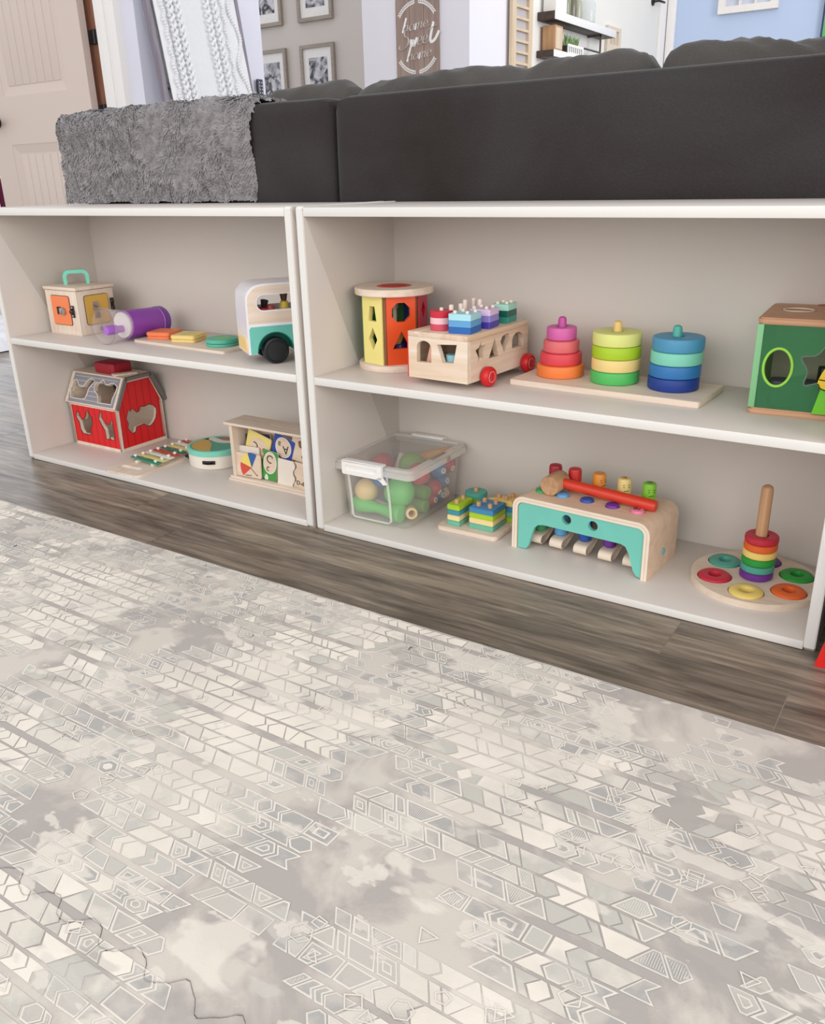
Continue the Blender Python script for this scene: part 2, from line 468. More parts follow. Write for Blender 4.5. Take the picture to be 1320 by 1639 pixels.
def ubar(k, e):   # one edge of the bent flat bar
    return [(-.030 + k, .1122), (-.030 + k, .1300)] + [(-.030 + k + e + e * cos(rad(180 - 90 * q / 6)), .1300 + (.1462 - k - .1300) * sin(rad(90 * q / 6))) for q in range(1, 7)]
o_ = ubar(0, .014); i_ = ubar(.0082, .0085)
o_ = o_ + [(-x, z) for x, z in reversed(o_)]; i_ = i_ + [(-x, z) for x, z in reversed(i_)]
prism(bm, o_ + i_[::-1], -.0070, .0070, lambda u, v, q: (.044 + u * cos(a) - q * sin(a), .063 + u * sin(a) + q * cos(a), v))
part('handle', bm, P('mint_plastic', '#79d8bf', .4), r)

# ---- purple torch lying on the shelf
r = root('toy_flashlight', 'purple toy flashlight with clear flared cup lying beside the latch box', 'toy flashlight', -.625, .04, ZS, 0, (0, .09))
bm = BM(); ax = Vector((0, .190 - .062, -.004)); tilt = (0, 1, -.04)
c0 = (0, .060, .0365)
lathe(bm, [(0, .001), (.0300, .001), (.0325, .003), (.0327, .006), (.0318, .097), (0, .097)], c0, tilt, 40)
part('barrel', bm, P('purple_plastic', '#8d45ac', .35), r)
bm = BM(); c1 = (0, .060 + .0975, .0365 - .0039); lathe(bm, [(0, 0), (.0332, 0), (.0332, .012), (.030, .018), (.024, .0205), (0, .0205)], c1, tilt, 40)
part('end_cap', bm, P('dark_purple_plastic', '#763a9e', .35), r)
bm = BM(); lathe(bm, [(.0325, 0), (.0329, .0005), (.0329, .0025), (.0325, .003)], (0, .060 + .0935, .0365 - .0037), tilt, 40); part('band', bm, P('lilac_plastic', '#b78bd6', .4), r)
bm = BM(); lathe(bm, [(.041, -.055), (.0405, -.053), (.036, -.024), (.0326, .002), (.0318, .002), (.035, -.024), (.0397, -.0535)], c0, (0, 1, -.09), 40)
part('clear_cup', bm, clear('clear_plastic', '#e8dfe4', .10, .1), r)
bm = BM(); pr = [(0 + .0407 * cos(2 * PI * k / 40), .060 - .0548, .0365 + .0049 + .0407 * sin(2 * PI * k / 40)) for k in range(40)]
tube(bm, pr, .0006, 6, closed=True); part('cup_rim', bm, P('grey_rim', '#8d8486', .4), r)
bm = BM(); lathe(bm, [(0, -.004), (.029, -.004), (.029, .0009), (0, .0009)], c0, tilt, 32); part('lens', bm, P('white_lens', '#e6e0dd', .3), r)
bm = BM(); lathe(bm, [(0, -.050), (.009, -.050), (.0105, -.046), (.0105, -.022), (.008, -.020), (.008, -.004)], (.0, .060, .0285), tilt, 24); part('knob', bm, P('violet_plastic', '#a765c9', .4), r)

# ---- board with three thick shapes
f = Frame(-.5974, .0991, ZS, -2.7)
r = root('shape_board', 'thin wooden board under the orange, yellow and teal shapes on the upper shelf', 'puzzle board', f.x, f.y, f.z, f.th, (.15, .054))
bm = BM(); prism(bm, rrect(0, .30, 0, .108, .006), 0, .0055, 'xy'); part('board', bm, BIRCH, r)
for x in (.044, .128, .2375):
    bm = BM(); disc(bm, (x, .055, .005), .006, .004); part('peg_stub', bm, BIRCHZ, r)
def shape_block(label, col, name, lx, ly, size, rot, round_=False):
    x, y, z = f(lx, ly, .0055)
    q = root(name, label, 'puzzle block', x, y, z, f.th + rot)
    m = P(name + '_paint', col, .45)
    for z0, z1 in ((.0002, .0062), (.0068, .0155)):
        bm = BM()
        if round_: disc(bm, (0, 0, z0), size, z1 - z0, bev=.0015, seg=48)
        else:
            oo = rrect(-size, size, -size, size, .007)
            prism(bm, [(px * .985, py * .985) for px, py in oo], z0, z1, 'xy')
            bmesh.ops.bevel(bm, geom=[e for e in bm.edges if abs(e.verts[0].co.z - e.verts[1].co.z) < 1e-6 and len(e.link_faces) == 2 and abs(e.link_faces[0].normal.z - e.link_faces[1].normal.z) > .5], offset=.0015, segments=2, affect='EDGES')
        part('layer', bm, m, q)
    return q
shape_block('orange square block on the left end of the wooden shape board', '#ef8250', 'square_block', .043, .056, .031, 19)
q = shape_block('pale yellow square block in the middle of the wooden shape board', '#ecd184', 'square_block_yellow', .128, .056, .031, 19)
q.name = 'square_block.001'
bm = BM(); prism(bm, rotp([(-.022, -.006), (.004, -.026), (.024, .006), (-.004, .024)], 0), .0154, .0158, 'xy'); part('inlay', bm, P('olive_yellow', '#d8cb7c', .5), q)
q = shape_block('teal round block with green centre on the wooden shape board', '#55b59b', 'round_block', .2395, .0545, .0352, 0, True)
bm = BM(); prism(bm, circ(0, 0, .021, 32), .0153, .0158, 'xy'); part('inlay', bm, P('soft_green', '#6fbf80', .5), q)

# ---- camper van
f = Frame(-.1573, .0185, ZS, 55.86)
Lv, Wv = .205, .0951
r = root('camper_van', 'toy camper van with white roof, teal lower sides and black wheels', 'toy van', f.x, f.y, f.z, f.th, (Lv / 2, Wv / 2))
VW = P('van_white', '#e9e6ec', .3)
zb_, zt = .0216, .154
prof = smooth_path([(.0, .0775), (.0015, .128), (.008, .1425), (.020, .1515), (.037, .1545)], 4)
side = [(0, zb_)] + prof + [(Lv - x, z) for x, z in reversed(prof)] + [(Lv, zb_)]
arch = lambda cx: [(cx + .037 * cos(t), .026 + .037 * sin(t)) for t in [PI * k / 14 for k in range(15)]]
def arch_cut(o_low, xs):
    out = []
    for cx in xs: out += [(cx + .037, zb_)] + arch(cx) + [(cx - .037, zb_)]
    return out
win = rrect(.023, Lv - .023, .1045, .1335, .0135)
xw1, xw2 = .0539, Lv - .0539
out_low = [(Lv, zb_)] + arch_cut(None, (xw2, xw1)) + [(0, zb_)]
outline = [(0, zb_)] + prof + [(Lv - x, z) for x, z in reversed(prof)] + out_low[:-1]
bm = BM()
for w0, w1 in ((.0008, .008), (Wv - .008, Wv - .0008)):
    prism(bm, outline, w0, w1, 'xz', [win])
# roof, front, back shell
sh_ = [(0, zb_)] + prof + [(Lv - x, z) for x, z in reversed(prof)] + [(Lv, zb_)]
ins = []
cxm, czm = Lv / 2, .09
for x, z in sh_: ins.append((x + (.006 if x < cxm else -.006), z - (.006 if z > .10 else 0)))
prism(bm, sh_ + ins[::-1], .008, Wv - .008, 'xz')
part('body', bm, VW, r)
bm = BM(); box(bm, .006, Lv - .006, .009, Wv - .009, .066, .072); part('deck', bm, VW, r)
bm = BM()
pi_ = [(x + (.003 if x < cxm else -.003), z - .0035) for x, z in prof[4:]]
wood_o = [(.0040, .0805)] + pi_ + [(Lv - x, z) for x, z in reversed(pi_)] + [(Lv - .0040, .0805)]
prism(bm, wood_o, .0001, .0009, 'xz', [rrect(.0205, Lv - .0205, .102, .136, .0155)]); part('wood_side', bm, BIRCH, r)
bm = BM()
lo = [(.004, .0225), (.004, .0755), (Lv - .004, .0755), (Lv - .004, .0225)]
low = [(.004, .0225), (.004, .0700), (.0075, .0745), (Lv - .0075, .0745), (Lv - .004, .0700), (Lv - .004, .0225)] + [(cx_, cz_) for cx_, cz_ in [(x, max(z, .0225)) for x, z in arch_cut(None, (xw2, xw1))]]
prism(bm, low, -.0002, .0009, 'xz'); part('teal_side', bm, P('van_teal', '#66bdae', .4), r)
bm = BM(); prism(bm, rrect(.008, Wv - .008, .024, .053, .008), -.0016, .001, 'yz'); prism(bm, rrect(.014, Wv - .014, .029, .048, .006), -.0026, -.0015, 'yz', mi=1)
part('bumper_panel', bm, [P('cream_yellow', '#f0d79c', .4), P('warm_cream', '#eecb84', .4)], r)
BLK = P('black_rubber', '#14161a', .45)
for cx_ in (xw1, xw2):
    for yy, s in ((-.002, 1), (Wv + .002, -1)):
        bm = BM(); lathe(bm, [(0, 0), (.0185, 0), (.019, .0012), (.0205, .0012), (.0215, 0), (.0245, .001), (.026, .004), (.026, .014), (.0245, .016), (0, .016)], (cx_, yy, .026), (0, s, 0), 40)
        part('wheel', bm, BLK, r)
    bm = BM(); prism(bm, [(cx_ + .0369 * cos(PI * k / 14), .026 + .0369 * sin(PI * k / 14)) for k in range(15)] + [(cx_ + .035 * cos(PI * k / 14), .026 + .035 * sin(PI * k / 14)) for k in range(14, -1, -1)], .0012, .045, 'xz'); prism(bm, [(cx_ + .0362 * cos(PI * k / 14), .026 + .0362 * sin(PI * k / 14)) for k in range(15)], .030, .032, 'xz'); part('wheel_arch', bm, P('van_dark_teal', '#16806f', .5), r)
def peg_person(label, lx, ly, body, hair, hgt, lean=0):
    x, y, z = f(lx, ly, .0722)
    q = root('peg_doll', label, 'toy figure', x, y, z, 0)
    bm = BM(); lathe(bm, [(0, 0), (.0098, 0), (.0102, .003), (.0098, hgt * .55), (.0075, hgt * .72), (.004, hgt * .76), (0, hgt * .76)], (0, 0, 0), (lean, 0, 1), 28); part('body', bm, body, q)
    bm = BM(); hz = hgt * .76
    if hair is None: pass
    else: lathe(bm, [(0, hz - .002), (.0052, hz - .001), (.0074, hz + .0105), (.0078, hz + .0125), (.0, hz + .013)], (0, 0, 0), (lean, 0, 1), 28); part('head', bm, hair, q)
peg_person('yellow peg doll with brown head standing inside the camper van', .085, .035, P('doll_yellow', '#dfc34d', .4), wood('doll_brown', '#6b4a33', '#57392a', 'Z'), .059)
peg_person('red peg doll with black head leaning at the camper van nose', .037, .034, P('doll_red', '#b3202f', .4), P('doll_black', '#221a1c', .4), .049, .25)
x, y, z = f(.056, .035, .0722); bm = BM(); lathe(bm, [(0, 0), (.0098, 0), (.0098, .030), (.0085, .037), (0, .0385)], seg=28)
single('peg_block', 'low coral red peg between the two dolls in the camper van', 'toy peg', bm, P('coral_red', '#c8474a', .4), (x, y, z))

# ================================================================== lower left shelf
# ---- barn
f = Frame(-.9123, .1178, ZB, .2)
w, dp = .1901, .1437
r = root('toy_barn', 'red wooden toy barn shape sorter with grey roof and animal cut-outs', 'toy barn', f.x, f.y, f.z, f.th, (w / 2, dp / 2))
REDB = P('barn_red', '#c4141b', .45, .05); GREYR = P('roof_grey', '#8b8a94', .5); WEDGE = BIRCHZ
def red_boards():
    if 'barn_boards' in MATS: return MATS['barn_boards']
    m, nt, b = new_mat('barn_boards'); L = nt.links.new
    tc = N(nt, 'ShaderNodeTexCoord'); wv = N(nt, 'ShaderNodeTexWave', Scale=9.0, Distortion=.3)
    mp = N(nt, 'ShaderNodeMapping'); mp.inputs['Scale'].default_value = (3.2, 3.2, 0)
    L(tc.outputs['Object'], mp.inputs[0]); L(mp.outputs[0], wv.inputs['Vector']); wv.bands_direction = 'DIAGONAL'
    cr = N(nt, 'ShaderNodeValToRGB'); e = cr.color_ramp.elements; e[0].position = .0; e[0].color = lin('#b00d13'); e[1].position = .12; e[1].color = lin('#d8151b')
    L(wv.outputs[0], cr.inputs[0]); L(cr.outputs[0], b.inputs['Base Color']); b.inputs['Roughness'].default_value = .45
    MATS['barn_boards'] = m; return m
RB = red_boards()
rooster = [(.0325, .0882), (.0275, .083), (.0243, .0734), (.0336, .0607), (.0349, .0414), (.0428, .0313), (.0722, .0312), (.0760, .040), (.0740, .048), (.0791, .0501), (.0869, .065), (.087, .0814), (.0810, .082), (.0777, .0857), (.0763, .0964), (.0690, .092), (.0635, .080), (.0560, .0700), (.0470, .0705), (.0400, .078), (.0389, .0860)]
bunny = [(.1231, .0954), (.1151, .0796), (.1236, .0644), (.1327, .052), (.1332, .0288), (.1430, .0300), (.1480, .0340), (.1530, .0290), (.1634, .029), (.1690, .042), (.1680, .0546), (.166, .066), (.1696, .0812), (.1614, .0802), (.1571, .0702), (.1426, .0683), (.1346, .0767), (.1290, .0830), (.1314, .0965)]
horse = [(.0342, .1032), (.0400, .0985), (.0470, .1050), (.0579, .0916), (.0660, .0925), (.0720, .1030), (.0850, .1010), (.1000, .1030), (.1129, .098), (.1205, .0885), (.1196, .0771), (.1150, .0640), (.1070, .0546), (.0960, .0480), (.0860, .0490), (.0751, .0574), (.0620, .0560), (.0513, .0551), (.0470, .0440), (.0380, .0420), (.0310, .0480), (.0257, .0588), (.0290, .0700), (.0250, .0830)]
TH = .009
bm = BM(); prism(bm, [(.0, 0), (w, 0), (w, .108), (0, .108)], 0, TH, 'xz', [rooster, bunny], mi=0, ms=0)
part('front_wall', bm, BIRCHZ, r)
bm = BM()
def grow(o, k): 
    cx = sum(p[0] for p in o) / len(o); cy = sum(p[1] for p in o) / len(o)
    return [(cx + (x - cx) * k, cy + (y - cy) * k) for x, y in o]
prism(bm, [(.0112, .008), (w - .0075, .008), (w - .0075, .105), (.0112, .105)], -.0006, .0, 'xz', [rooster, bunny]); 
part('red_front', bm, RB, r)
bm = BM()
for o in (rooster, bunny):
    n = len(o)
    tube(bm, [(x, -.0007, z) for x, z in grow(o, 1.02)], .0009, 5, closed=True)
part('cut_outline', bm, P('barn_dark_red', '#6a0a0c', .6), r)
gab = [(0, 0), (dp, 0), (dp, .108), (.111, .176), (.037, .176), (0, .108)]
bm = BM(); prism(bm, gab, w - TH, w - .0006, 'yz', [horse]); part('gable_wall', bm, BIRCHY, r)
bm = BM(); prism(bm, gab, 0, TH, 'yz'); part('gable_wall', bm, BIRCHY, r)
gab_r = [(.004, .009), (dp - .002, .009), (dp - .004, .104), (.110, .171), (.039, .171), (.006, .106)]
bm = BM(); prism(bm, gab_r, w - .0006, w, 'yz', [horse]); part('red_gable', bm, RB, r)
bm = BM(); tube(bm, [(w + .0002, y, z) for y, z in grow(horse, 1.015)], .0009, 5, closed=True); part('cut_outline', bm, MATS['barn_dark_red'], r)
bm = BM(); box(bm, 0, w, dp - TH, dp, 0, .108); box(bm, TH, w - TH, TH, dp - TH, 0, .006); part('back_wall', bm, BIRCH, r)
# sloped roof panel with cat and cow cut-outs, in panel coordinates (u along, v up the slope)
dv = Vector((0, .039, .072)).normalized(); nv = Vector((1, 0, 0)).cross(dv)      # nv points outwards
def slope(u, v, q): 
    p = Vector((0, -.006, .112)) + Vector((u, 0, 0)) + dv * v + nv * q
    return tuple(p)
cat = [(.0126, .0221), (.0075, .0330), (.0095, .0480), (.0127, .0583), (.0200, .0605), (.0270, .0560), (.0340, .0470), (.0433, .0445), (.0530, .0450), (.0590, .0560), (.0670, .0650), (.0755, .0680), (.0850, .0665), (.0905, .0620), (.0830, .0530), (.0751, .0430), (.0740, .0280), (.0700, .0160), (.0560, .0135), (.0300, .0135), (.0150, .0140)]
cow = [(.0946, .0532), (.1002, .0610), (.1100, .0600), (.1150, .0640), (.1213, .0698), (.1280, .0650), (.1330, .0590), (.1432, .0585), (.1530, .0640), (.1640, .0650), (.1775, .0580), (.1770, .0430), (.1718, .0270), (.1725, .0125), (.1222, .0118), (.1190, .0250), (.1115, .0330), (.0990, .0400)]
ro = [(-.005, 0), (w + .006, 0), (w + .006, .0815), (-.005, .0815)]
bm = BM(); prism(bm, ro, -.009, 0, slope, [cat, cow]); part('roof_slope', bm, BIRCH, r)
bm = BM(); prism(bm, [(.007, .003), (w - .008, .003), (w - .008, .0785), (.007, .0785)], 0, .0006, slope, [grow(cat, 1.06), grow(cow, 1.06)]); 
gr = part('grey_roof_face', bm, GREYR, r)
bm = BM()
for o in (cat, cow): tube(bm, [slope(u, v, .0008) for u, v in grow(o, 1.03)], .0014, 5, closed=True)
def inside(u, v, o):
    c = False; n = len(o)
    for i in range(n):
        (x1, y1), (x2, y2) = o[i], o[i - 1]
        if (y1 > v) != (y2 > v) and u < (x2 - x1) * (v - y1) / (y2 - y1) + x1: c = not c
    return c
for v in (.012, .024, .036, .048, .060, .0715):
    run = []
    for k in range(120):
        u = .012 + (w - .026) * k / 119
        if inside(u, v, grow(cat, 1.08)) or inside(u, v, grow(cow, 1.08)):
            if len(run) > 2: tube(bm, [run[0], run[-1]], .0007, 4)
            run = []
        else: run.append(slope(u, v, .0006))
    if len(run) > 2: tube(bm, [run[0], run[-1]], .0007, 4)
part('white_roof_lines', bm, P('roof_white', '#ded8d2', .5), r)
bm = BM()
prism(bm, [(.034, .1765), (.114, .1765), (.116, .1845), (.032, .1845)], -.005, w + .006, 'yz'); part('roof_flat', bm, BIRCH, r)
bm = BM(); prism(bm, [(.111, .176), (.151, .104), (.156, .110), (.116, .1845)], -.005, w + .006, 'yz'); part('rear_roof_slope', bm, GREYR, r)
bm = BM()   # grey barge boards along the gable edge
for A, B in (((-.006, .112), (.033, .1845)), ((.033, .1845), (.115, .1845)), ((.115, .1845), (.156, .108))):
    a = Vector(A); b = Vector(B); n = Vector((b.y - a.y, a.x - b.x)).normalized()
    prism(bm, [tuple(a), tuple(b), tuple(b + n * .0085), tuple(a + n * .0085)], w + .0005, w + .0066, 'yz')
part('barge_board', bm, P('barge_grey', '#77716f', .5), r)
bm = BM(); box(bm, .072, .148, .042, .098, .1852, .212, .004); part('carry_block', bm, P('crimson_paint', '#a3122a', .45), r)
bm = BM(); box(bm, .152, .176, .030, .090, .1848, .190, .002, rot=Matrix.Rotation(rad(-25), 4, 'Z')); part('latch', bm, BIRCH, r)

# ---- xylophone
f = Frame(-.6423, .0045, ZB, 2.8)
r = root('xylophone', 'small wooden xylophone with green, yellow, white and red bars', 'xylophone', f.x, f.y, f.z, f.th, (.0563, .125))
bm = BM(); prism(bm, rrect(0, .1126, -.006, .258, .014), 0, .0056, 'xy', [rrect(.014, .080, .018, .040, .006)]); part('board', bm, BIRCHY, r)
for x in (.030, .082):
    bm = BM(); box(bm, x, x + .008, .062, .246, .0057, .0115, .0008); part('rail', bm, BIRCHY, r)
cols = [('xylo_green', '#2d8a6f'), ('xylo_yellow', '#d6cf86'), ('xylo_white', '#dfe3d8'), ('xylo_red', '#bf4a35'), ('xylo_dark_green', '#2f7561'), ('xylo_lemon', '#dccb7a'), ('xylo_white', '#dfe3d8'), ('xylo_red', '#bf4a35')]
for k, (nm, c) in enumerate(cols):
    y = .072 + k * .0225; hw = .0525 - k * .0022
    rot = Matrix.Rotation(rad(-8.0), 4, 'Z')
    bm = BM(); box(bm, .0565 - hw, .0565 + hw, y - .0075, y + .0075, .0118, .0155, .0012, rot=rot); part('bar', bm, P(nm, c, .35), r)
    for s in (-1, 1):
        bm = BM()
        px = .0565 + s * (hw - .013)
        py = y - s * (hw - .013) * .14
        lathe(bm, [(0, .0108), (.0025, .0108), (.0025, .0175), (.0045, .0178), (.0045, .0195), (.002, .0215), (0, .0215)], (px, py, 0), seg=12)
        part('bar_pin', bm, P('pin_white', '#ece8e2', .4), r)

# ---- tambourine drum
r = root('toy_drum', 'round white toy drum with mint rim, patterned skin and black jingles', 'drum', -.4595, .1884, ZB)
R = .069
bm = BM(); lathe(bm, [(0, .001), (R - .006, 0), (R - .003, .001), (R - .0015, .004), (R - .0015, .032), (R - .006, .032)], seg=64); part('shell', bm, P('drum_white', '#e9e2d6', .45), r)
bm = BM(); lathe(bm, [(R - .004, .0315), (R, .0320), (R + .0003, .034), (R, .0435), (R - .002, .045), (R - .006, .0452), (R - .0075, .0440), (0, .0440)], seg=64, mis=[0, 0, 0, 0, 0, 0, 1]); part('rim', bm, [P('mint_rim', '#7fd0ba', .4), P('drum_teal', '#3f9c86', .5)], r)
e1 = Vector((.68, .733)); e2 = Vector((-.733, .68))
def skin(pts): return [tuple(e1 * a + e2 * b) for a, b in pts]
def clipc(pts, rr=.060):
    o = []
    for a, b in pts:
        l = math.hypot(a, b); k = min(1, rr / max(l, 1e-9)); o.append((a * k, b * k))
    return o
_a = math.acos(-.016 / .0585)
ochre = [(.0585 * cos(_a + (2 * PI - 2 * _a) * k / 24), .0585 * sin(_a + (2 * PI - 2 * _a) * k / 24)) for k in range(25)] + [(-.0150, -.036), (-.0120, -.014), (-.0115, .004), (-.0140, .022), (-.0170, .040)]
for nm, c, pts in (('drum_ochre', '#c9a04c', ochre),
                   ('drum_cream', '#dcd7cf', smooth_path([(-.030, .050), (-.014, .040), (-.005, .022), (.010, .006), (.030, -.002), (.058, -.006), (.060, .008), (.036, .014), (.018, .024), (.006, .042), (-.006, .059)], 4, True)),
                   ('drum_red', '#b8584a', smooth_path([(.008, .056), (.014, .040), (.024, .027), (.040, .019), (.057, .016), (.050, .034), (.030, .050)], 4, True))):
    bm = BM(); prism(bm, skin(clipc(pts)), .0441, .0445, 'xy'); part('skin_patch', bm, P(nm, c, .5), r)
for dg in (-142, -62, 8, 80, 146):
    a = rad(dg); u = Vector((cos(a), sin(a), 0)); tt = Vector((-sin(a), cos(a), 0))
    bm = BM(); pts = [tuple(Vector((cos(a + s), sin(a + s), 0)) * (R - .0012) + Vector((0, 0, .0185 + z))) for s, z in [(-.22 + .44 * k / 10, 0) for k in range(11)]]
    tube(bm, pts, .0035, 6, rz=.0048); part('jingle_slot', bm, P('slot_black', '#171312', .6), r)
    for dz in (-.0012, .0018):
        bm = BM(); disc(bm, tuple(u * (R - .004) + Vector((0, 0, .0178 + dz))), .0125, .0011, bev=.0003, seg=28); part('jingle', bm, metal('black_nickel', '#3b3434', .35), r)

# ---- card box with alphabet puzzle cards
f = Frame(-.3393, .1021, ZB, .1)
r = root('card_box', 'pale wooden open-front box holding alphabet puzzle cards', 'wooden box', f.x, f.y, f.z, f.th, (.108, .05))
W, DP = .285, .068; W = .290
bm = BM(); box(bm, 0, W, 0, DP, 0, .0052, .0008); box(bm, 0.002, W, .004, DP, .0052, .0104, .0008); part('base', bm, BIRCH, r)
bm = BM(); prism(bm, [(0.001, 0), (W, 0), (W, DP), (.001, DP)], .1307, .136, 'xy', [[(.106, .0335), (.190, .0275), (.190, .0305), (.150, .033), (.106, .0365)]]); part('lid', bm, BIRCH, r)
for x in (.008, W - .020):
    bm = BM(); box(bm, x, x + .009, .008, DP - .004, .0104, .1307, .0005); part('side', bm, BIRCHZ, r)
bm = BM(); box(bm, .017, W - .02, DP - .010, DP - .004, .0104, .1307); part('back', bm, BIRCH, r)
WOODC = wood('card_wood', '#e3cfb9', '#d8c0a6')
BLKINK = P('black_ink', '#2b2420', .6)
def card(label, cx, y, cz, w, h, rot, mats, extra=None, lean=8, notch=None):
    x, yy, z = f(cx, y, 0)
    bm = BM()
    o = rrect(-w / 2, w / 2, -h / 2, h / 2, .004, 4)
    if notch == 'right':
        n = []
        for k in range(9): n.append((w / 2 + (.004 if k in (2, 3, 6, 7) else -.001), -h / 2 + h * k / 8))
        o = [(-w / 2, -h / 2)] + n + [(-w / 2, h / 2)]
    if notch == 'left':
        n = []
        for k in range(9): n.append((-w / 2 + (.006 if k in (2, 3, 6, 7) else 0), -h / 2 + h * k / 8))
        o = [(w / 2, h / 2)] + n[::-1] + [(w / 2, -h / 2)]
    prism(bm, o, 0, .003, lambda u, v, q: (u, q, v), mi=0, ms=1, me=1)
    q = single('puzzle_card', label, 'puzzle card', bm, mats, (x, yy, ZB + cz), 0, 'alphabet puzzle cards in the wooden box')
    q.rotation_euler = Matrix.Rotation(rad(f.th), 3, 'Z').to_4x4().to_3x3().to_euler()
    q.rotation_euler = (Matrix.Rotation(rad(-lean), 3, 'X') @ Matrix.Rotation(rad(rot), 3, 'Y')).to_euler()
    if extra:
        for nm, m, fn in extra:
            bm = BM(); fn(bm); part(nm, bm, m, q)
    return q
def letters(s, size, x, z, rot, dep=.0003):
    return lambda bm: text_bm(bm, s, size, XZ(x, -.0012, z, rot), dep)
def oval(cx, cz, a, b, y0=-.0006, rot=0):
    return lambda bm: prism(bm, rotp(circ(cx, cz, a, 32, b), rot, (cx, cz)), y0, 0, 'xz')
def sector(cx, cz, R_, a0, a1, y0=-.0006):
    return lambda bm: prism(bm, [(cx, cz)] + [(cx + R_ * cos(rad(a0 + (a1 - a0) * k / 8)), cz + R_ * sin(rad(a0 + (a1 - a0) * k / 8))) for k in range(9)], y0, 0, 'xz')
CW = [WOODC, BIRCH]
card('navy puzzle card showing behind the yellow card in the wooden box', .060, .043, .090, .075, .030, -6, [P('navy_ink', '#2c3350', .5), BIRCH], lean=4)
card('yellow puzzle card with an upside-down letter in a wood oval', .068, .033, .083, .070, .052, 14, [P('card_yellow', '#e6d37e', .5), BIRCH],
     [('oval', WOODC, oval(.004, -.002, .027, .018, rot=-8)), ('letter', BLKINK, lambda bm: (text_bm(bm, 'C', .026, XZ(-.007, -.0010, -.004, 165), .0003), text_bm(bm, 'o', .020, XZ(.020, -.0010, -.006, 170), .0003)))], lean=6)
card('blue puzzle card with an upside-down letter A in a wood oval', .142, .033, .089, .060, .048, 16, [P('card_blue', '#2b479c', .5), BIRCH],
     [('oval', WOODC, oval(.001, 0, .022, .020, rot=-30)), ('oval_rim', P('card_white', '#efece6', .5), lambda bm: prism(bm, rotp(circ(.001, 0, .0235, 32, .0215), -30), -.0004, 0, 'xz')), ('letter', BLKINK, lambda bm: (text_bm(bm, 'A', .026, XZ(.009, -.0010, -.002, 200), .0003), text_bm(bm, 'a', .020, XZ(-.011, -.0010, .003, 190), .0003)))], lean=6)
card('natural wood puzzle card with brown animal patches at the far right', .201, .033, .088, .072, .052, 8, CW,
     [('brown_patch', wood('patch_brown', '#8a6a48', '#6f5236'), lambda bm: (prism(bm, smooth_path([(-.018, .018), (-.004, .022), (.02, .02), (.03, 0), (.01, -.006), (-.004, .004), (-.014, .006)], 4, True), -.0006, 0, 'xz'), prism(bm, smooth_path([(-.006, -.012), (.012, -.008), (.03, -.010), (.03, -.022), (.006, -.022)], 4, True), -.0006, 0, 'xz')))], lean=6)
card('blank wooden puzzle card just behind the umbrella card', .048, .0235, .050, .060, .058, -2, [P('card_blank', '#e7ddd0', .5), BIRCH], lean=4)
card('green puzzle card with the letter C in a white-rimmed oval', .1120, .0185, .0465, .042, .066, 7, [P('card_green', '#3f9440', .5), BIRCH],
     [('oval', WOODC, oval(0, .006, .0175, .0235)), ('oval_rim', P('card_white', '#efece6', .5), lambda bm: prism(bm, circ(0, .006, .019, 32, .025), -.0004, 0, 'xz')), ('letter', BLKINK, lambda bm: (text_bm(bm, 'C', .026, XZ(-.002, -.0010, .014, -14), .0003), text_bm(bm, 'c', .022, XZ(-.004, -.0010, -.006, -12), .0003))),
      ('bottom_patch', P('card_mint', '#cfe3c6', .5), lambda bm: prism(bm, smooth_path([(-.012, -.033), (-.010, -.022), (-.004, -.024), (-.002, -.033)], 3, True), -.0005, 0, 'xz'))], lean=5)
card('wooden puzzle card with a red, yellow and blue umbrella', .0530, .0125, .0395, .074, .054, -1, CW,
     [('red_gore', P('ink_red', '#cf4a3c', .5), sector(.010, -.004, .034, 165, 218, -.0004)), ('yellow_gore', P('ink_yellow', '#e9d36b', .5), sector(.010, -.004, .034, 108, 165, -.0004)), ('blue_gore', P('ink_blue', '#2f5c9e', .5), sector(.010, -.004, .034, 62, 108, -.0004)),
      ('ink_line', BLKINK, lambda b: (tube(b, [(.008, -.0004, -.006), (.022, -.0004, -.018), (.025, -.0004, -.021), (.027, -.0004, -.018)], .0007, 5), tube(b, [(-.010, -.0004, -.0235), (.008, -.0004, -.0225)], .0008, 5)))], lean=4)
card('blank white puzzle card with a jigsaw edge at the front', .158, .0165, .0385, .044, .058, 3, [P('card_blank', '#e7ddd0', .5), BIRCH], lean=4, notch='right')
card('natural wood puzzle card with a green edge and a letter D', .204, .0160, .0385, .042, .056, 3, CW,
     [('green_edge', MATS['card_green'], oval(.014, .012, .008, .018)), ('letter', BLKINK, letters('D-d', .013, -.003, -.017, 0))], lean=4, notch='left')

# ================================================================== upper right shelf
# ---- six-sided shape sorter drum
r = root('sorter_drum', 'round wooden shape sorter with yellow, orange and crimson side panels', 'shape sorter', .0935, .1559, ZS)
bm = BM(); disc(bm, (0, 0, 0), .0705, .0125, bev=.0015, seg=64); part('base_disc', bm, BIRCH, r)
bm = BM(); lathe(bm, [(.0328, .1370), (.0725, .1370), (.0737, .1385), (.0737, .1485), (.0725, .1498), (.0328, .1498), (.0328, .1370)], seg=64); part('top_disc', bm, BIRCH, r)
bm = BM(); disc(bm, (0, 0, .139), .0326, .0112, bev=.001, seg=40); part('red_plug', bm, P('plug_red', '#c8372a', .45), r)
bm = BM(); disc(bm, (0, 0, .1498), .024, .0010, bev=.0004, seg=40); part('plug_mark', bm, P('plug_dark_red', '#a8281f', .5), r)
bm = BM(); lathe(bm, [(0, .0125), (.004, .0125), (.004, .137), (0, .137)], seg=16); part('post', bm, BIRCHZ, r)
octa = [(.0185 * cos(PI / 8 + k * PI / 4), .108 + .0185 * sin(PI / 8 + k * PI / 4)) for k in range(8)]
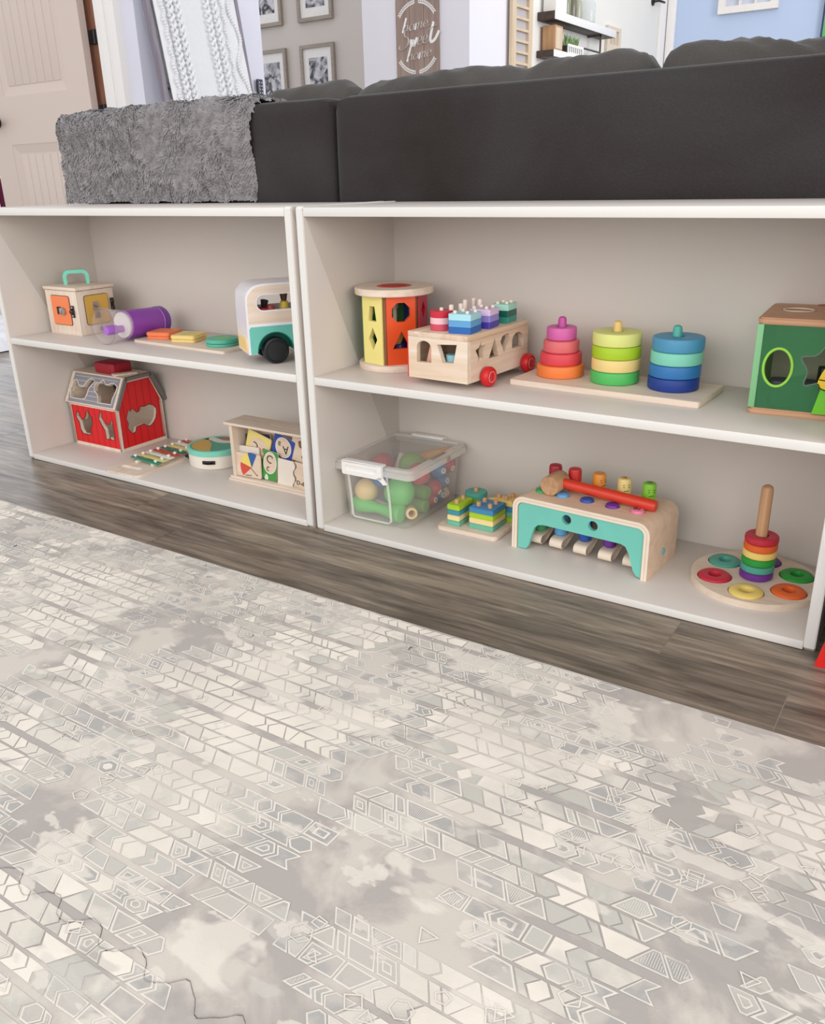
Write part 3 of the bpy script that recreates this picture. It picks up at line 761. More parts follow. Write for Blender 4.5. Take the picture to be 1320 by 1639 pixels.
tri = [(-.017, .042), (.017, .042), (0, .074)]
trap = [(-.0115, .091), (.0115, .091), (.007, .118), (-.007, .118)]
diam = [(0, .038), (.012, .058), (0, .080), (-.012, .058)]
star_ = [(.016 * (1 if k % 2 == 0 else .5) * sin(k * PI / 5), .058 + .016 * (1 if k % 2 == 0 else .5) * cos(k * PI / 5)) for k in range(10)]
teeth = rrect(-.013, .013, .094, .120, .004)
tilt0 = -44
for k, (nm, c, hs) in enumerate((('sorter_orange', '#e4521b', (octa, tri)), ('sorter_crimson', '#bb1438', (diam_up := [(0, .092), (.012, .108), (0, .124), (-.012, .108)], tri)), ('sorter_blue', '#2b4fa0', (teeth, star_)),
                                 ('sorter_green', '#3f8f3f', (octa, diam)), ('sorter_green', '#3f8f3f', (teeth, tri)), ('sorter_yellow', '#efe38c', (trap, diam)))):
    a = rad(tilt0 + 60 * k); u = Vector((-sin(a), cos(a), 0)); n = Vector((cos(a), sin(a), 0))
    bm = BM(); prism(bm, [(-.0270, .0125), (.0270, .0125), (.0270, .137), (-.0270, .137)], .0465, .0560, lambda x, z, q: tuple(u * x + n * q + Vector((0, 0, z))), hs)
    part('side_panel', bm, P(nm, c, .4), r)
for k in range(6):
    a = rad(tilt0 + 30 + 60 * k); bm = BM(); lathe(bm, [(0, .0126), (.0042, .0126), (.0042, .1369), (0, .1369)], (.0575 * cos(a), .0575 * sin(a), 0), seg=12)
    part('spacer', bm, wood('sorter_dark_wood', '#8a5a33', '#6d4526', 'Z'), r)
# loose shapes inside the sorter
def loose(label, col, nm, lx, ly, z, build, th=0):
    bm = BM(); build(bm); return single('shape_block', label, 'toy block', bm, P(nm, col, .4), (lx, ly, z), th, None)
loose('cream yellow block seen through the triangle hole of the sorter drum', '#e8cf7d', 'block_cream', .0935 + .010, .1559 - .018, ZS + .047, lambda b: disc(b, (0, 0, 0), .013, .030, d=(.3, .1, 1)))
loose('dark blue block at the bottom of the sorter drum', '#2f3f9a', 'block_blue', .0935 + .010, .1559 - .016, ZS + .0127, lambda b: box(b, -.018, .018, -.014, .014, 0, .034, .002), 12)
loose('green block seen through the yellow panel of the sorter drum', '#2f7d3a', 'block_green', .0935 - .024, .1559 - .006, ZS + .0127, lambda b: box(b, -.011, .011, -.011, .011, 0, .060, .002), 20)

# ---- wooden bus with cut-outs and pegs
f = Frame(.1969, .0422, ZS + .012, -4.0)
w, dp, h = .1235, .1977, .0795
r = root('toy_bus', 'pale wooden toy bus with shape windows and red wheels', 'toy bus', f.x, f.y, f.z, f.th, (w / 2, dp / 2))
r.location.z = ZS; DZ = .012
sh3 = lambda pl: (lambda u, v, q: (lambda p: (p[0], p[1], p[2] + DZ))(PLANES[pl](u, v, q)))
archw = [(.0188, .0275), (.0497, .0285)] + [(.0345 + .0155 * cos(t), .0525 + .0125 * sin(t)) for t in [PI * k / 12 for k in range(13)]]
trapw = [(.0730, .0312), (.0955, .0325), (.1023, .0640), (.0620, .0610)]
TH = .010
bm = BM(); prism(bm, [(.001, 0), (w, 0), (w, h - .009), (.001, h - .009)], 0, TH, sh3('xz'), [archw, trapw]); part('front_wall', bm, PINE, r)
PINEY = wood('pine_wood_long', '#e8d8c6', '#d2b294', 'Y', .6)
starw = [(.0405, .0665), (.0425, .0580), (.0560, .0575), (.0490, .0470), (.0500, .0345), (.0400, .0390), (.0320, .0310), (.0315, .0430), (.0235, .0530), (.0350, .0560)]
triw = [(.0660, .0325), (.0980, .0315), (.0845, .0650)]
heart = [(.1160, .0330), (.1250, .0440), (.1350, .0560), (.1330, .0635), (.1260, .0665), (.1170, .0655), (.1080, .0630), (.1032, .0555), (.1100, .0440)]
archr = [(.1425, .0365), (.1810, .0365)] + [(.16175 + .01925 * cos(t), .0500 + .0135 * sin(t)) for t in [PI * k / 12 for k in range(13)]]
bm = BM(); prism(bm, [(TH, 0), (dp, 0), (dp, h - .009), (TH, h - .009)], w - TH, w, sh3('yz'), [starw, triw, heart, archr]); part('side_wall', bm, PINEY, r)
bm = BM(); prism(bm, [(TH, 0), (dp, 0), (dp, h - .009), (TH, h - .009)], .001, TH, sh3('yz'), [triw, archr]); part('side_wall', bm, PINEY, r)
bm = BM(); box(bm, TH, w - TH, dp - TH, dp, DZ, DZ + h - .009); part('back_wall', bm, PINE, r)
bm = BM(); box(bm, TH, w - TH, TH, dp - TH, DZ, DZ + .008); part('deck', bm, PINEY, r)
bm = BM(); box(bm, 0, w, 0, dp, DZ + h - .009, DZ + h, .001); part('roof', bm, PINEY, r)
bm = BM(); box(bm, -.0012, .0011, -.0005, dp + .0005, DZ, DZ + h - .001, .0006); part('red_side', bm, P('bus_red', '#d2232a', .4), r)
WR = P('wheel_red', '#cf1b22', .4); 
for yy in (.0505, .1840):
    for xx, s in ((w + .0012, 1), (-.0024, -1)):
        if s < 0: xx = -.0035
        bm = BM(); lathe(bm, [(0, 0), (.013, 0), (.0162, .0025), (.0172, .006), (.0172, .012), (.0150, .0155), (.0125, .0165), (.0115, .0150), (.0085, .0150), (.0080, .0162), (.0040, .0162), (.0036, .0150), (0, .0150)], (xx, yy, .0172), (s, 0, 0), 36); wh = part('wheel', bm, WR, r)
        bm = BM(); ring(bm, (xx + s * .0148, yy, .0172), .0088, .0096, .0010, (s, 0, 0), .0002, 32); ring(bm, (xx + s * .0148, yy, .0172), .0046, .0053, .0010, (s, 0, 0), .0002, 32); part('white_ring', bm, P('wheel_white', '#f0c9c4', .5), wh)
PEG = P('bus_peg_wood', '#efe3d6', .5)
ztop = DZ + h
def bus_pegs(pts, hh, rr=.0032):
    for x, y in pts:
        bm = BM(); lathe(bm, [(0, ztop + .0005), (rr, ztop + .0005), (rr, ztop + hh - .001), (rr * .7, ztop + hh), (0, ztop + hh)], (x, y, 0), seg=16); part('roof_peg', bm, PEG, r)
bus_pegs([(.045, .038)], .0372)
bus_pegs([(.084, .022), (.084, .046), (.106, .026), (.106, .050)], .0368)
bus_pegs([(.083, .0815), (.104, .088), (.083, .104), (.104, .108)], .0368)
bus_pegs([(.088, .150), (.103, .156), (.086, .172), (.100, .176)], .0368)
bus_pegs([(.057, .050), (.063, .070)], .0412, .0040)
bus_pegs([(.050, .103), (.052, .128), (.069, .121)], .0430, .0040)
def stack_piece(label, col, nm, x, y, k, shape, th):
    X, Y, Z = f(x, y, h + .0004 + k * .0108)
    bm = BM(); prism(bm, shape, 0, .0105, 'xy')
    return single('stacking_piece', label, 'stacking piece', bm, P(nm, col, .4), (X, Y, Z), f.th + th, 'stacking pieces on the wooden bus roof')
for k, (c, nm, wd) in enumerate((('#cf4a60', 'rose_red', 'lowest rose red disc'), ('#f0bfc6', 'pale_pink', 'pale pink middle disc'), ('#c81d3a', 'bus_crimson', 'crimson top disc'))):
    bm = None; stack_piece(wd + ' of the round stack at the front of the bus roof', c, nm, .045, .038, k, circ(0, 0, .0195, 36), 0)
sq = rrect(-.0205, .0205, -.0225, .0225, .002)
for k, (c, nm, wd) in enumerate((('#1f62b0', 'deep_blue', 'lowest deep blue square'), ('#5c9fd0', 'mid_blue', 'mid blue middle square'), ('#a9dbe8', 'ice_blue', 'ice blue top square'))):
    stack_piece(wd + ' of the square stack on the bus roof', c, nm, .0945, .036, k, sq, 9)
hx = [(.021 * cos(rad(60 * k + 8)), .0225 * sin(rad(60 * k + 8))) for k in range(6)]
for k, (c, nm, wd) in enumerate((('#4a3aa8', 'indigo', 'lowest indigo hexagon'), ('#8f84cf', 'soft_violet', 'violet middle hexagon'), ('#dcc4e6', 'pale_lilac', 'pale lilac top hexagon'))):
    stack_piece(wd + ' of the stack in the middle of the bus roof', c, nm, .0945, .096, k, rrect(-.0195, .0195, -.020, .020, .003), 8)
for k, (c, nm, wd) in enumerate((('#2f9080', 'sea_teal', 'lowest teal block'), ('#0f5d4f', 'forest_teal', 'dark teal middle block'), ('#a8dfd0', 'pale_mint', 'pale mint top block'))):
    stack_piece(wd + ' of the stack at the rear of the bus roof', c, nm, .0945, .163, k, rrect(-.0155, .0155, -.0205, .0205, .002), 8)
for k in (0, 1): stack_piece(('lower', 'upper')[k] + ' terracotta disc behind the blue square stack on the bus roof', '#c2663c', 'terracotta', .050, .103, k, circ(0, 0, .0135, 28), 0)
# blocks inside the bus
def in_bus(label, col, nm, x, y, z, build, th=0):
    X, Y, Z = f(x, y, z); bm = BM(); build(bm); single('shape_block', label, 'toy block', bm, P(nm, col, .45), (X, Y, Z), f.th + th)
in_bus('light blue cup-like block behind the trapezoid window of the bus', '#8fc3d4', 'block_sky', .078, .026, .0082, lambda b: disc(b, (0, 0, 0), .013, .034))
in_bus('mustard block behind the trapezoid window of the bus', '#dcbc4e', 'block_mustard', .090, .050, .0082, lambda b: box(b, -.016, .016, -.010, .010, 0, .045, .002), 10)
in_bus('pink-brown stick leaning behind the arched window of the bus', '#e4b09a', 'block_stick', .035, .021, .010, lambda b: box(b, -.0055, .0055, -.005, .005, 0, .046, .001, rot=Matrix.Rotation(rad(16), 4, 'Y')))
in_bus('brown block behind the arched window of the bus', '#b8946a', 'block_brown', .036, .046, .0082, lambda b: box(b, -.017, .017, -.010, .010, 0, .028, .002), -8)
in_bus('dark green block behind the star window of the bus', '#2e6b5c', 'block_pine', .098, .030, .0082, lambda b: box(b, -.006, .006, -.009, .009, 0, .030, .002), 5)

# ---- ring stacker on a long board
f = Frame(.3575, .1125, ZS, -2.1)
r = root('stacking_board', 'long wooden base board under three towers of coloured discs', 'stacking toy', f.x, f.y, f.z, f.th, (.163, .066))
bm = BM(); prism(bm, rrect(0, .326, 0, .132, .004), 0, .0096, 'xy')
bmesh.ops.bevel(bm, geom=[e for e in bm.edges if abs(e.verts[0].co.z - e.verts[1].co.z) < 1e-6 and len(e.link_faces) == 2 and abs(e.link_faces[0].normal.z - e.link_faces[1].normal.z) > .5], offset=.001, segments=2, affect='EDGES')
part('board', bm, BIRCH, r)
towers = [(.4208, .1835, [('#ee7f3c', 'disc_orange', .0408, 'orange widest disc at the foot of the pink cone tower'), ('#dc4450', 'disc_red', .0355, 'red disc second from the foot of the pink cone tower'), ('#dd6a70', 'disc_coral', .0305, 'coral disc third from the foot of the pink cone tower'), ('#d263a8', 'disc_pink', .0255, 'pink smallest disc on top of the cone tower')], '#bf4a9e', 'peg_pink'),
          (.5206, .1800, [('#4fba5e', 'disc_green', .0400, 'green disc at the foot of the yellow and lime tower'), ('#ecd188', 'disc_cream', .0400, 'cream disc second from the foot of the lime tower'), ('#a9cb25', 'disc_lime', .0400, 'lime disc third from the foot of the middle tower'), ('#dbe085', 'disc_lemon', .0400, 'pale lemon disc on top of the middle tower')], '#e6c578', 'peg_cream'),
          (.6198, .1762, [('#17398c', 'disc_navy', .0402, 'navy disc at the foot of the blue tower'), ('#2c74b4', 'disc_blue', .0402, 'bright blue disc second from the foot of the blue tower'), ('#7fcfb9', 'disc_mint', .0402, 'mint disc third from the foot of the blue tower'), ('#4a93ba', 'disc_steel', .0402, 'steel blue disc on top of the blue tower')], '#4fb3a5', 'peg_teal')]
rng = random.Random(3)
for ti, (X, Y, discs, pc, pn) in enumerate(towers):
    lx = (X - f.x) * cos(rad(f.th)) + (Y - f.y) * sin(rad(f.th)); ly = -(X - f.x) * sin(rad(f.th)) + (Y - f.y) * cos(rad(f.th))
    bm = BM(); lathe(bm, [(0, .0092), (.0072, .0092), (.0072, .104), (.0062, .1080), (.0035, .1100), (0, .1102)], (lx, ly, 0), seg=24); part('peg', bm, P(pn, pc, .4), r)
    for k, (c, nm, rr, lb) in enumerate(discs):
        bm = BM(); hh = .0205 if k < 3 else .0215
        ring(bm, (0, 0, 0), .0084, rr, hh, bev=.0028, seg=56)
        dx = rng.uniform(-.0006, .0006) + (.0016 * k if ti == 2 else 0) * .6; 
        single('stacking_ring', lb, 'stacking ring', bm, P(nm, c, .5, .035, 60), (X + dx, Y + rng.uniform(-.0005, .0005), ZS + .0098 + k * .0207), 0, 'discs on the stacking board')

# ---- green shape sorting box
f = Frame(.7514, .1100, ZS, 3.6)
w, dp = .125, .1560
r = root('sorting_box', 'green shape sorting box with wooden top and see-through green front', 'shape sorter', f.x, f.y, f.z, f.th, (w / 2, dp / 2))
BX = wood('brown_box_wood', '#d2a784', '#b98460', 'X', .5)
def slab(z0, z1, holes=()):
    bm = BM(); prism(bm, rrect(-.001, w, -.002, dp, .012, 5), z0, z1, 'xy', holes)
    bmesh.ops.bevel(bm, geom=[e for e in bm.edges if abs(e.verts[0].co.z - e.verts[1].co.z) < 1e-6 and len(e.link_faces) == 2 and abs(e.link_faces[0].normal.z - e.link_faces[1].normal.z) > .5], offset=.0022, segments=2, affect='EDGES')
    return bm
part('base', slab(0, .0095), BX, r)
part('top', slab(.1305, .1400, [circ(.043, .088, .0215, 28, .018)]), BX, r)
bm = BM(); ring(bm, (0, 0, 0), .0198, .0222, .002, bev=.0004); bmesh.ops.transform(bm, matrix=Matrix.Translation((.043, .088, .139)) @ Matrix.Diagonal((1, .84, 1, 1)), verts=bm.verts); part('hole_rim', bm, BIRCH, r)
bm = BM(); disc(bm, (.076, .148, .1395), .014, .001, bev=.0003); bmesh.ops.transform(bm, matrix=Matrix.Identity(4), verts=bm.verts); part('red_dot', bm, P('box_red_dot', '#a85a40', .5), r)
GB = P('box_green', '#82bf8a', .45, .05, 20)
for xx in (0, w - .009):
    bm = BM(); box(bm, xx, xx + .009, .0, dp - .003, .0096, .1304, .0008); part('side', bm, GB, r)
bm = BM(); box(bm, .009, w - .009, dp - .010, dp - .003, .0096, .1304); part('back', bm, BIRCH, r)
ov = circ(.0335, .0700, .0185, 36, .0268)
st = smooth_path([(.0925 + .032 * (1 if k % 2 == 0 else .62) * sin(k * PI / 5 + .1), .073 + .034 * (1 if k % 2 == 0 else .62) * cos(k * PI / 5 + .1)) for k in range(10)], 4, True)
bm = BM(); prism(bm, [(.009, .0096), (w - .009, .0096), (w - .009, .1304), (.009, .1304)], .0015, .0045, 'xz', [ov, st]); 
part('front_pane', bm, clear('green_acrylic', '#68b282', .27, .12, '#c0e4c8', .2), r)
bm = BM(); n = 44; tube(bm, [(.0335 + .0192 * cos(2 * PI * k / n), .002, .0700 + .0272 * sin(2 * PI * k / n)) for k in range(n)], .0021, 8, closed=True); part('oval_rim', bm, P('lime_rim', '#9ad94a', .4), r)
bm = BM(); tube(bm, [(x, .002, z) for x, z in st], .0012, 6, closed=True); part('star_rim', bm, P('star_grey', '#5f7a6c', .5), r)
def in_box(name, label, cat, build, mat, x, y, z, th=0):
    X, Y, Z = f(x, y, z); bm = BM(); build(bm); single(name, label, cat, bm, mat, (X, Y, Z), f.th + th)
in_box('shape_block', 'dark grey round-cornered block inside the green sorting box', 'toy block', lambda b: (prism(b, rrect(-.031, .031, -.016, .016, .008), 0, .038, 'xy')), P('block_charcoal', '#4a4d55', .5), .054, .030, .0098, 4)
in_box('shape_block', 'dark red wedge block behind the oval hole of the sorting box', 'toy block', lambda b: prism(b, [(-.022, 0), (.024, 0), (.024, .034), (-.022, .016)], -.008, .008, 'xz'), P('block_dark_red', '#9a2a1e', .45), .040, .092, .0098, 0)
in_box('shape_block', 'black block behind the star hole of the sorting box', 'toy block', lambda b: box(b, -.012, .012, -.010, .010, 0, .055, .002), P('block_black', '#1a2426', .4), .096, .060, .0098, 18)
bm = BM(); prism(bm, [(.0865, .0100), (.125, .0100), (.125, .060), (.096, .0560)], -.006, .0014, 'xz'); part('lime_animal_body', bm, P('animal_lime', '#6cc424', .4), r)
bm = BM(); prism(bm, smooth_path([(.0890, .0540), (.0930, .0480), (.104, .0440), (.125, .044), (.125, .090), (.104, .088), (.0960, .0760), (.0910, .0640)], 4, True), -.0095, -.0062, 'xz'); hd = part('yellow_animal_head', bm, P('animal_yellow', '#e6c51e', .4), r)
bm = BM(); tube(bm, [(.0905, -.0098, .0600), (.100, -.0098, .0590), (.125, -.0098, .059)], .0009, 6); tube(bm, [(.0895, -.0098, .0540), (.0935, -.0098, .0475), (.104, -.0098, .0440), (.125, -.0098, .044)], .0009, 6); part('black_line', bm, BLKINK, hd)

# ================================================================== lower right shelf
# ---- clear storage bin with lid
f = Frame(.0338, .0537, ZB, 1.2)
w, dp = .1419, .1953
r = root('storage_bin', 'clear plastic storage bin with white front clip, full of coloured balls', 'storage bin', f.x, f.y, f.z, f.th, (w / 2, dp / 2))
CLR = clear('bin_plastic', '#ece9e4', .09, .22, None, .22)
CLR2 = clear('bin_rim_plastic', '#eeebe6', .42, .3)
CLR3 = clear('bin_lid_plastic', '#ece9e4', .12, .25, None, .2)
def loopv(bm, x0, x1, y0, y1, z, rr): return [bm.verts.new((x, y, z)) for x, y in rrect(x0, x1, y0, y1, rr, 5)]
bm = BM()
e_ = .0085
L0 = loopv(bm, .004, w - .004, .004, dp - .004, .0005, .010); L1 = loopv(bm, 0, w, 0, dp, .005, .014); L2 = loopv(bm, -e_, w + e_, -e_ * .4, dp + e_, .105, .016)
L3 = loopv(bm, -e_ + .002, w + e_ - .002, -e_ * .4 + .002, dp + e_ - .002, .105, .014); L4 = loopv(bm, .002, w - .002, .002, dp - .002, .006, .012); L5 = loopv(bm, .006, w - .006, .006, dp - .006, .003, .009)
n = len(L0)
for A, B in ((L0, L1), (L1, L2), (L2, L3), (L3, L4), (L4, L5)):
    for k in range(n): bm.faces.new((A[k], A[(k + 1) % n], B[(k + 1) % n], B[k]))
bm.faces.new(L0[::-1]); bm.faces.new(L5)
part('tub', bm, CLR, r)
bx0, bx1, by0, by1 = -.0262, .1390, .0092, .2140
bx0, bx1, by0, by1 = -.0240, .1590, -.0085, .2120
bm = BM(); prism(bm, rrect(bx0, bx1, by0, by1, .014), .1035, .1150, 'xy', [rrect(bx0 + .006, bx1 - .006, by0 + .006, by1 - .006, .010)])
prism(bm, rrect(bx0 + .003, bx1 - .003, by0 + .003, by1 - .003, .014), .1150, .1215, 'xy', [rrect(bx0 + .013, bx1 - .013, by0 + .013, by1 - .013, .010)])
part('lid_rim', bm, CLR2, r)
bm = BM(); prism(bm, rrect(bx0 + .0125, bx1 - .0125, by0 + .0125, by1 - .0125, .010), .1165, .1182, 'xy'); part('lid_panel', bm, CLR3, r)
WP = P('white_clip_plastic', '#efedea', .35)
y_ = by0 - .0055
bm = BM(); prism(bm, rrect(.004, .096, .098, .1265, .004), y_, by0 + .001, 'xz', [rrect(.012, .085, .106, .117, .003)]); box(bm, .010, .088, y_ + .003, by0, .104, .119, .001)
box(bm, .004, .096, y_, by0 + .012, .1215, .1262, .0015); prism(bm, [(.083, .100), (.096, .104), (.108, .091), (.099, .089), (.094, .094)], y_, y_ + .004, 'xz')
part('front_clip', bm, WP, r)
bm = BM(); box(bm, .030, .106, by1 - .014, by1 + .004, .1216, .1262, .0015); box(bm, .030, .106, by1 + .0005, by1 + .005, .100, .1262, .0015); part('back_clip', bm, WP, r)
bm = BM(); yy = lambda z: -.0012 - .034 * max(0, z) 
for x0 in (.0155, .1055): tube(bm, [(x0 - .004 + .04 * 0, yy(.100), .1015), (x0, yy(.05), .05), (x0 + .001, yy(.012), .012)], .0028, 8, rz=.0018)
tube(bm, [(.0165, yy(.012), .012), (.021, yy(.006), .007), (.100, yy(.006), .007), (.1065, yy(.012), .012)], .0026, 8, rz=.0018)
part('handle_frame', bm, CLR2, r)
bm = BM()
for x, y in ((w + .003, .125), (w + .003, .132)): box(bm, bx1 - .001, bx1 + .0016, y, y + .003, .105, .114, .0006)
box(bm, bx1 - .011, bx1 - .004, .075, .128, .1215, .1228, .0004); part('lid_mark', bm, P('clip_grey', '#9a938b', .5), r)
# things in the bin
def bin_ball(label, col, nm, x, y, z, rr, hole=None):
    X, Y, Z = f(x, y, z); q = root('toy_ball', label, 'toy ball', X, Y, Z, 0, group='toy balls in the clear bin')
    bm = BM(); ball(bm, (0, 0, 0), rr, seg=28); part('ball', bm, P(nm, col, .45), q)
    if hole:
        h_ = Vector(hole).normalized(); bm = BM(); ring(bm, tuple(h_ * (rr - .0022)), .0022, .0062, .0028, tuple(h_), .0006, 20); part('socket', bm, BIRCH, q)
    return q
G_, R_, B_, C_ = '#57b857', '#b8344a', '#3d78b3', '#e5c58b'
bin_ball('bright green ball at the front corner of the clear bin', G_, 'bin_green', .1000, .040, .0590, .0300)
bin_ball('cream ball at the front left of the clear bin', C_, 'bin_cream', .0270, .034, .0520, .0240)
bin_ball('blue ball at the front under the bin clip', B_, 'bin_blue', .0560, .046, .0790, .0195)
bin_ball('red ball right behind the bright green ball in the bin', R_, 'bin_red', .1220, .078, .0880, .0225)
bin_ball('blue ball by the right wall of the bin, high up', B_, 'bin_blue', .1230, .150, .0750, .0170, (1, -.3, .1))
bin_ball('red ball at the far right corner of the bin, high up', R_, 'bin_red', .1240, .184, .0770, .0180, (1, -.2, -.3))
bin_ball('red ball low by the right wall of the bin', R_, 'bin_red', .1200, .137, .0400, .0170, (1, 0, -.5))
bin_ball('blue ball low at the far right of the bin', B_, 'bin_blue', .1180, .172, .0440, .0160, (1, -.1, .2))
bin_ball('small blue ball at the bottom right of the bin', B_, 'bin_blue', .1180, .160, .0180, .0135, (1, -.2, .1))
bin_ball('small red ball at the bottom right of the bin', R_, 'bin_red', .1180, .125, .0180, .0140, (1, 0, .1))
bin_ball('red ball at the top left under the bin lid', R_, 'bin_red', .0220, .100, .0850, .0240)
bin_ball('soft green ball at the top middle under the bin lid', '#7fb05c', 'bin_soft_green', .0760, .125, .0860, .0260)
bin_ball('teal ball in the middle of the bin', '#3a8f8a', 'bin_teal', .0640, .070, .0330, .0200)
bin_ball('cream ball with socket at the far bottom right of the bin', C_, 'bin_cream', .1180, .1800, .0150, .0130, (1, -.4, .1))
def bin_peg(label, col, nm, p0, p1, prof, name='toy_peg'):
    A = Vector(f(*p0)); B = Vector(f(*p1)); q = root(name, label, 'toy peg', A.x, A.y, A.z, 0)
    d = B - A; bm = BM(); lathe(bm, [(r_, t * d.length) for r_, t in prof], (0, 0, 0), tuple(d), 24); part('peg', bm, P(nm, col, .45) if isinstance(col, str) else col, q); return q
bin_peg('green bowling-pin peg lying along the front of the bin', G_, 'bin_green', (.006, .022, .0260), (.118, .022, .0215), [(0, 0), (.014, .0), (.0165, .08), (.015, .25), (.0095, .5), (.0135, .75), (.0185, .88), (.0175, .98), (0, 1)])
bin_peg('wooden stick lying behind the green pin in the bin', BIRCH, '', (.020, .048, .0270), (.100, .046, .0140), [(0, 0), (.007, 0), (.007, 1), (0, 1)])
q = bin_peg('cream tube peg at the front right of the bin', C_, 'bin_cream', (.112, .055, .0170), (.134, .030, .0230), [(.006, 0), (.0115, 0), (.0115, .96), (.0105, 1), (.007, 1), (.006, .9), (.006, 0)])
bin_peg('green tube peg in the middle of the bin right wall', '#5f9a3c', 'bin_leaf', (.090, .098, .0450), (.130, .098, .0420), [(0, 0), (.0125, 0), (.014, .1), (.014, .9), (.0125, 1), (0, 1)])
bin_peg('low green tube peg near the bin right wall', '#6aa04c', 'bin_moss', (.088, .090, .0160), (.130, .092, .0160), [(0, 0), (.0125, 0), (.0138, .1), (.0138, .9), (.0125, 1), (0, 1)])
bin_peg('orange wooden stick lying under the bin lid at the back', wood('orange_stick', '#e0a868', '#cf9050'), '', (.055, .150, .0850), (.132, .195, .1040), [(0, 0), (.010, 0), (.011, .1), (.011, .92), (.009, 1), (0, 1)])
bin_peg('short wooden stick at the top middle of the bin', BIRCH, '', (.045, .112, .0700), (.050, .130, .1050), [(0, 0), (.006, 0), (.006, 1), (0, 1)])
bin_ball('purple-grey ball behind the red ball in the bin', '#6a5a8a', 'bin_mauve', .0900, .160, .0400, .0200)
bin_ball('soft red ball at the bottom back of the bin', R_, 'bin_red', .0500, .150, .0250, .0210)
bin_ball('blue ball at the back left of the bin', B_, 'bin_blue', .0300, .160, .0700, .0220)

# ---- small geometric stacker
f = Frame(.2184, .0912, ZB, .2)
r = root('shape_stacker', 'small square wooden board with pegs under four little shape stacks', 'stacking toy', f.x, f.y, f.z, f.th, (.064, .065))
bm = BM(); prism(bm, rrect(0, .128, 0, .130, .010), 0, .0086, 'xy')
bmesh.ops.bevel(bm, geom=[e for e in bm.edges if abs(e.verts[0].co.z - e.verts[1].co.z) < 1e-6 and len(e.link_faces) == 2 and abs(e.link_faces[0].normal.z - e.link_faces[1].normal.z) > .5], offset=.0012, segments=2, affect='EDGES')
part('board', bm, BIRCH, r)
def rod(x, y, top):
    bm = BM(); lathe(bm, [(0, .0080), (.0043, .0080), (.0043, top - .0015), (.003, top), (0, top)], (x, y, 0), seg=18); part('rod', bm, BEECH, r)
TL, LM_, CR, TQ, BL = '#6db79c', '#a6c92a', '#ecd79a', '#3f8fa0', '#3f86b5'
def geo_stack(cx, cy, shape, rods, colors, what, th=0, hh=.0105):
    for k, (c, nm, cn) in enumerate(colors):
        X, Y, Z = f(cx, cy, .0088 + k * (hh + .0001)); bm = BM()
        prism(bm, shape, 0, hh, 'xy')
        bmesh.ops.bevel(bm, geom=[e for e in bm.edges if abs(e.verts[0].co.z - e.verts[1].co.z) < 1e-6 and len(e.link_faces) == 2 and abs(e.link_faces[0].normal.z - e.link_faces[1].normal.z) > .5], offset=.0012, segments=2, affect='EDGES')
        pos = ('bottom', 'second', 'third', 'top')[k]
        single('stacking_shape', f'{cn} {pos} piece of the {what} on the small stacker', 'stacking piece', bm, P(nm, c, .45), (X, Y, Z), f.th + th, 'pieces on the small shape stacker')
    for x, y in rods: rod(x, y, .0088 + 4 * (hh + .0001) + .0075)
geo_stack(.0310, .0385, rrect(-.0135, .0135, -.0265, .0265, .002), [(.031, .026), (.031, .051)], [(TL, 'geo_teal', 'sage teal'), (CR, 'geo_cream', 'cream'), (TQ, 'geo_turquoise', 'deep turquoise'), (LM_, 'geo_lime', 'lime')], 'narrow rectangle stack')
geo_stack(.0865, .0460, rrect(-.0255, .0255, -.0265, .0265, .002), [(.0745, .034), (.0745, .058), (.0985, .034), (.0985, .058)], [(TL, 'geo_teal', 'sage teal'), (CR, 'geo_cream', 'cream'), (LM_, 'geo_lime', 'lime'), (BL, 'geo_blue', 'blue')], 'square stack')
geo_stack(.0320, .1010, circ(0, 0, .0220, 36), [(.032, .101)], [(TL, 'geo_teal', 'sage teal'), (BL, 'geo_blue', 'blue'), (LM_, 'geo_lime', 'lime'), ('#55aa98', 'geo_jade', 'jade green')], 'round stack')
geo_stack(.0960, .1010, [(-.026, -.022), (.026, -.022), (.026, .024), (.012, .024)], [(.088, .091), (.105, .088), (.110, .106)], [(LM_, 'geo_lime', 'lime'), (TL, 'geo_teal', 'sage teal'), (BL, 'geo_blue', 'blue'), ('#e8c878', 'geo_sand', 'sand yellow')], 'triangle stack')

# ---- pounding bench
f = Frame(.3798, .0918, ZB, -4.0)
W, D, H = .2560, .1255, .1000
r = root('pounding_bench', 'wooden pounding bench with teal front panel and ten coloured pegs', 'pounding bench', f.x, f.y, f.z, f.th, (W / 2, D / 2))
T_ = .0105
def arc(cx, cz, R_, a0, a1, n=8): return [(cx + R_ * cos(rad(a0 + (a1 - a0) * k / n)), cz + R_ * sin(rad(a0 + (a1 - a0) * k / n))) for k in range(n + 1)]
Ro = .022
outer = [(0, 0)] + arc(Ro, H - Ro, Ro, 180, 90) + arc(W - Ro, H - Ro, Ro, 90, 0) + [(W, 0)]
inner = [(W - T_, 0)] + arc(W - Ro, H - Ro, Ro - T_, 0, 90) + arc(Ro, H - Ro, Ro - T_, 90, 180) + [(T_, 0)]
pegx = (.0285, .0755, .1225, .1695, .2145); yf, yr = .0435, .0885
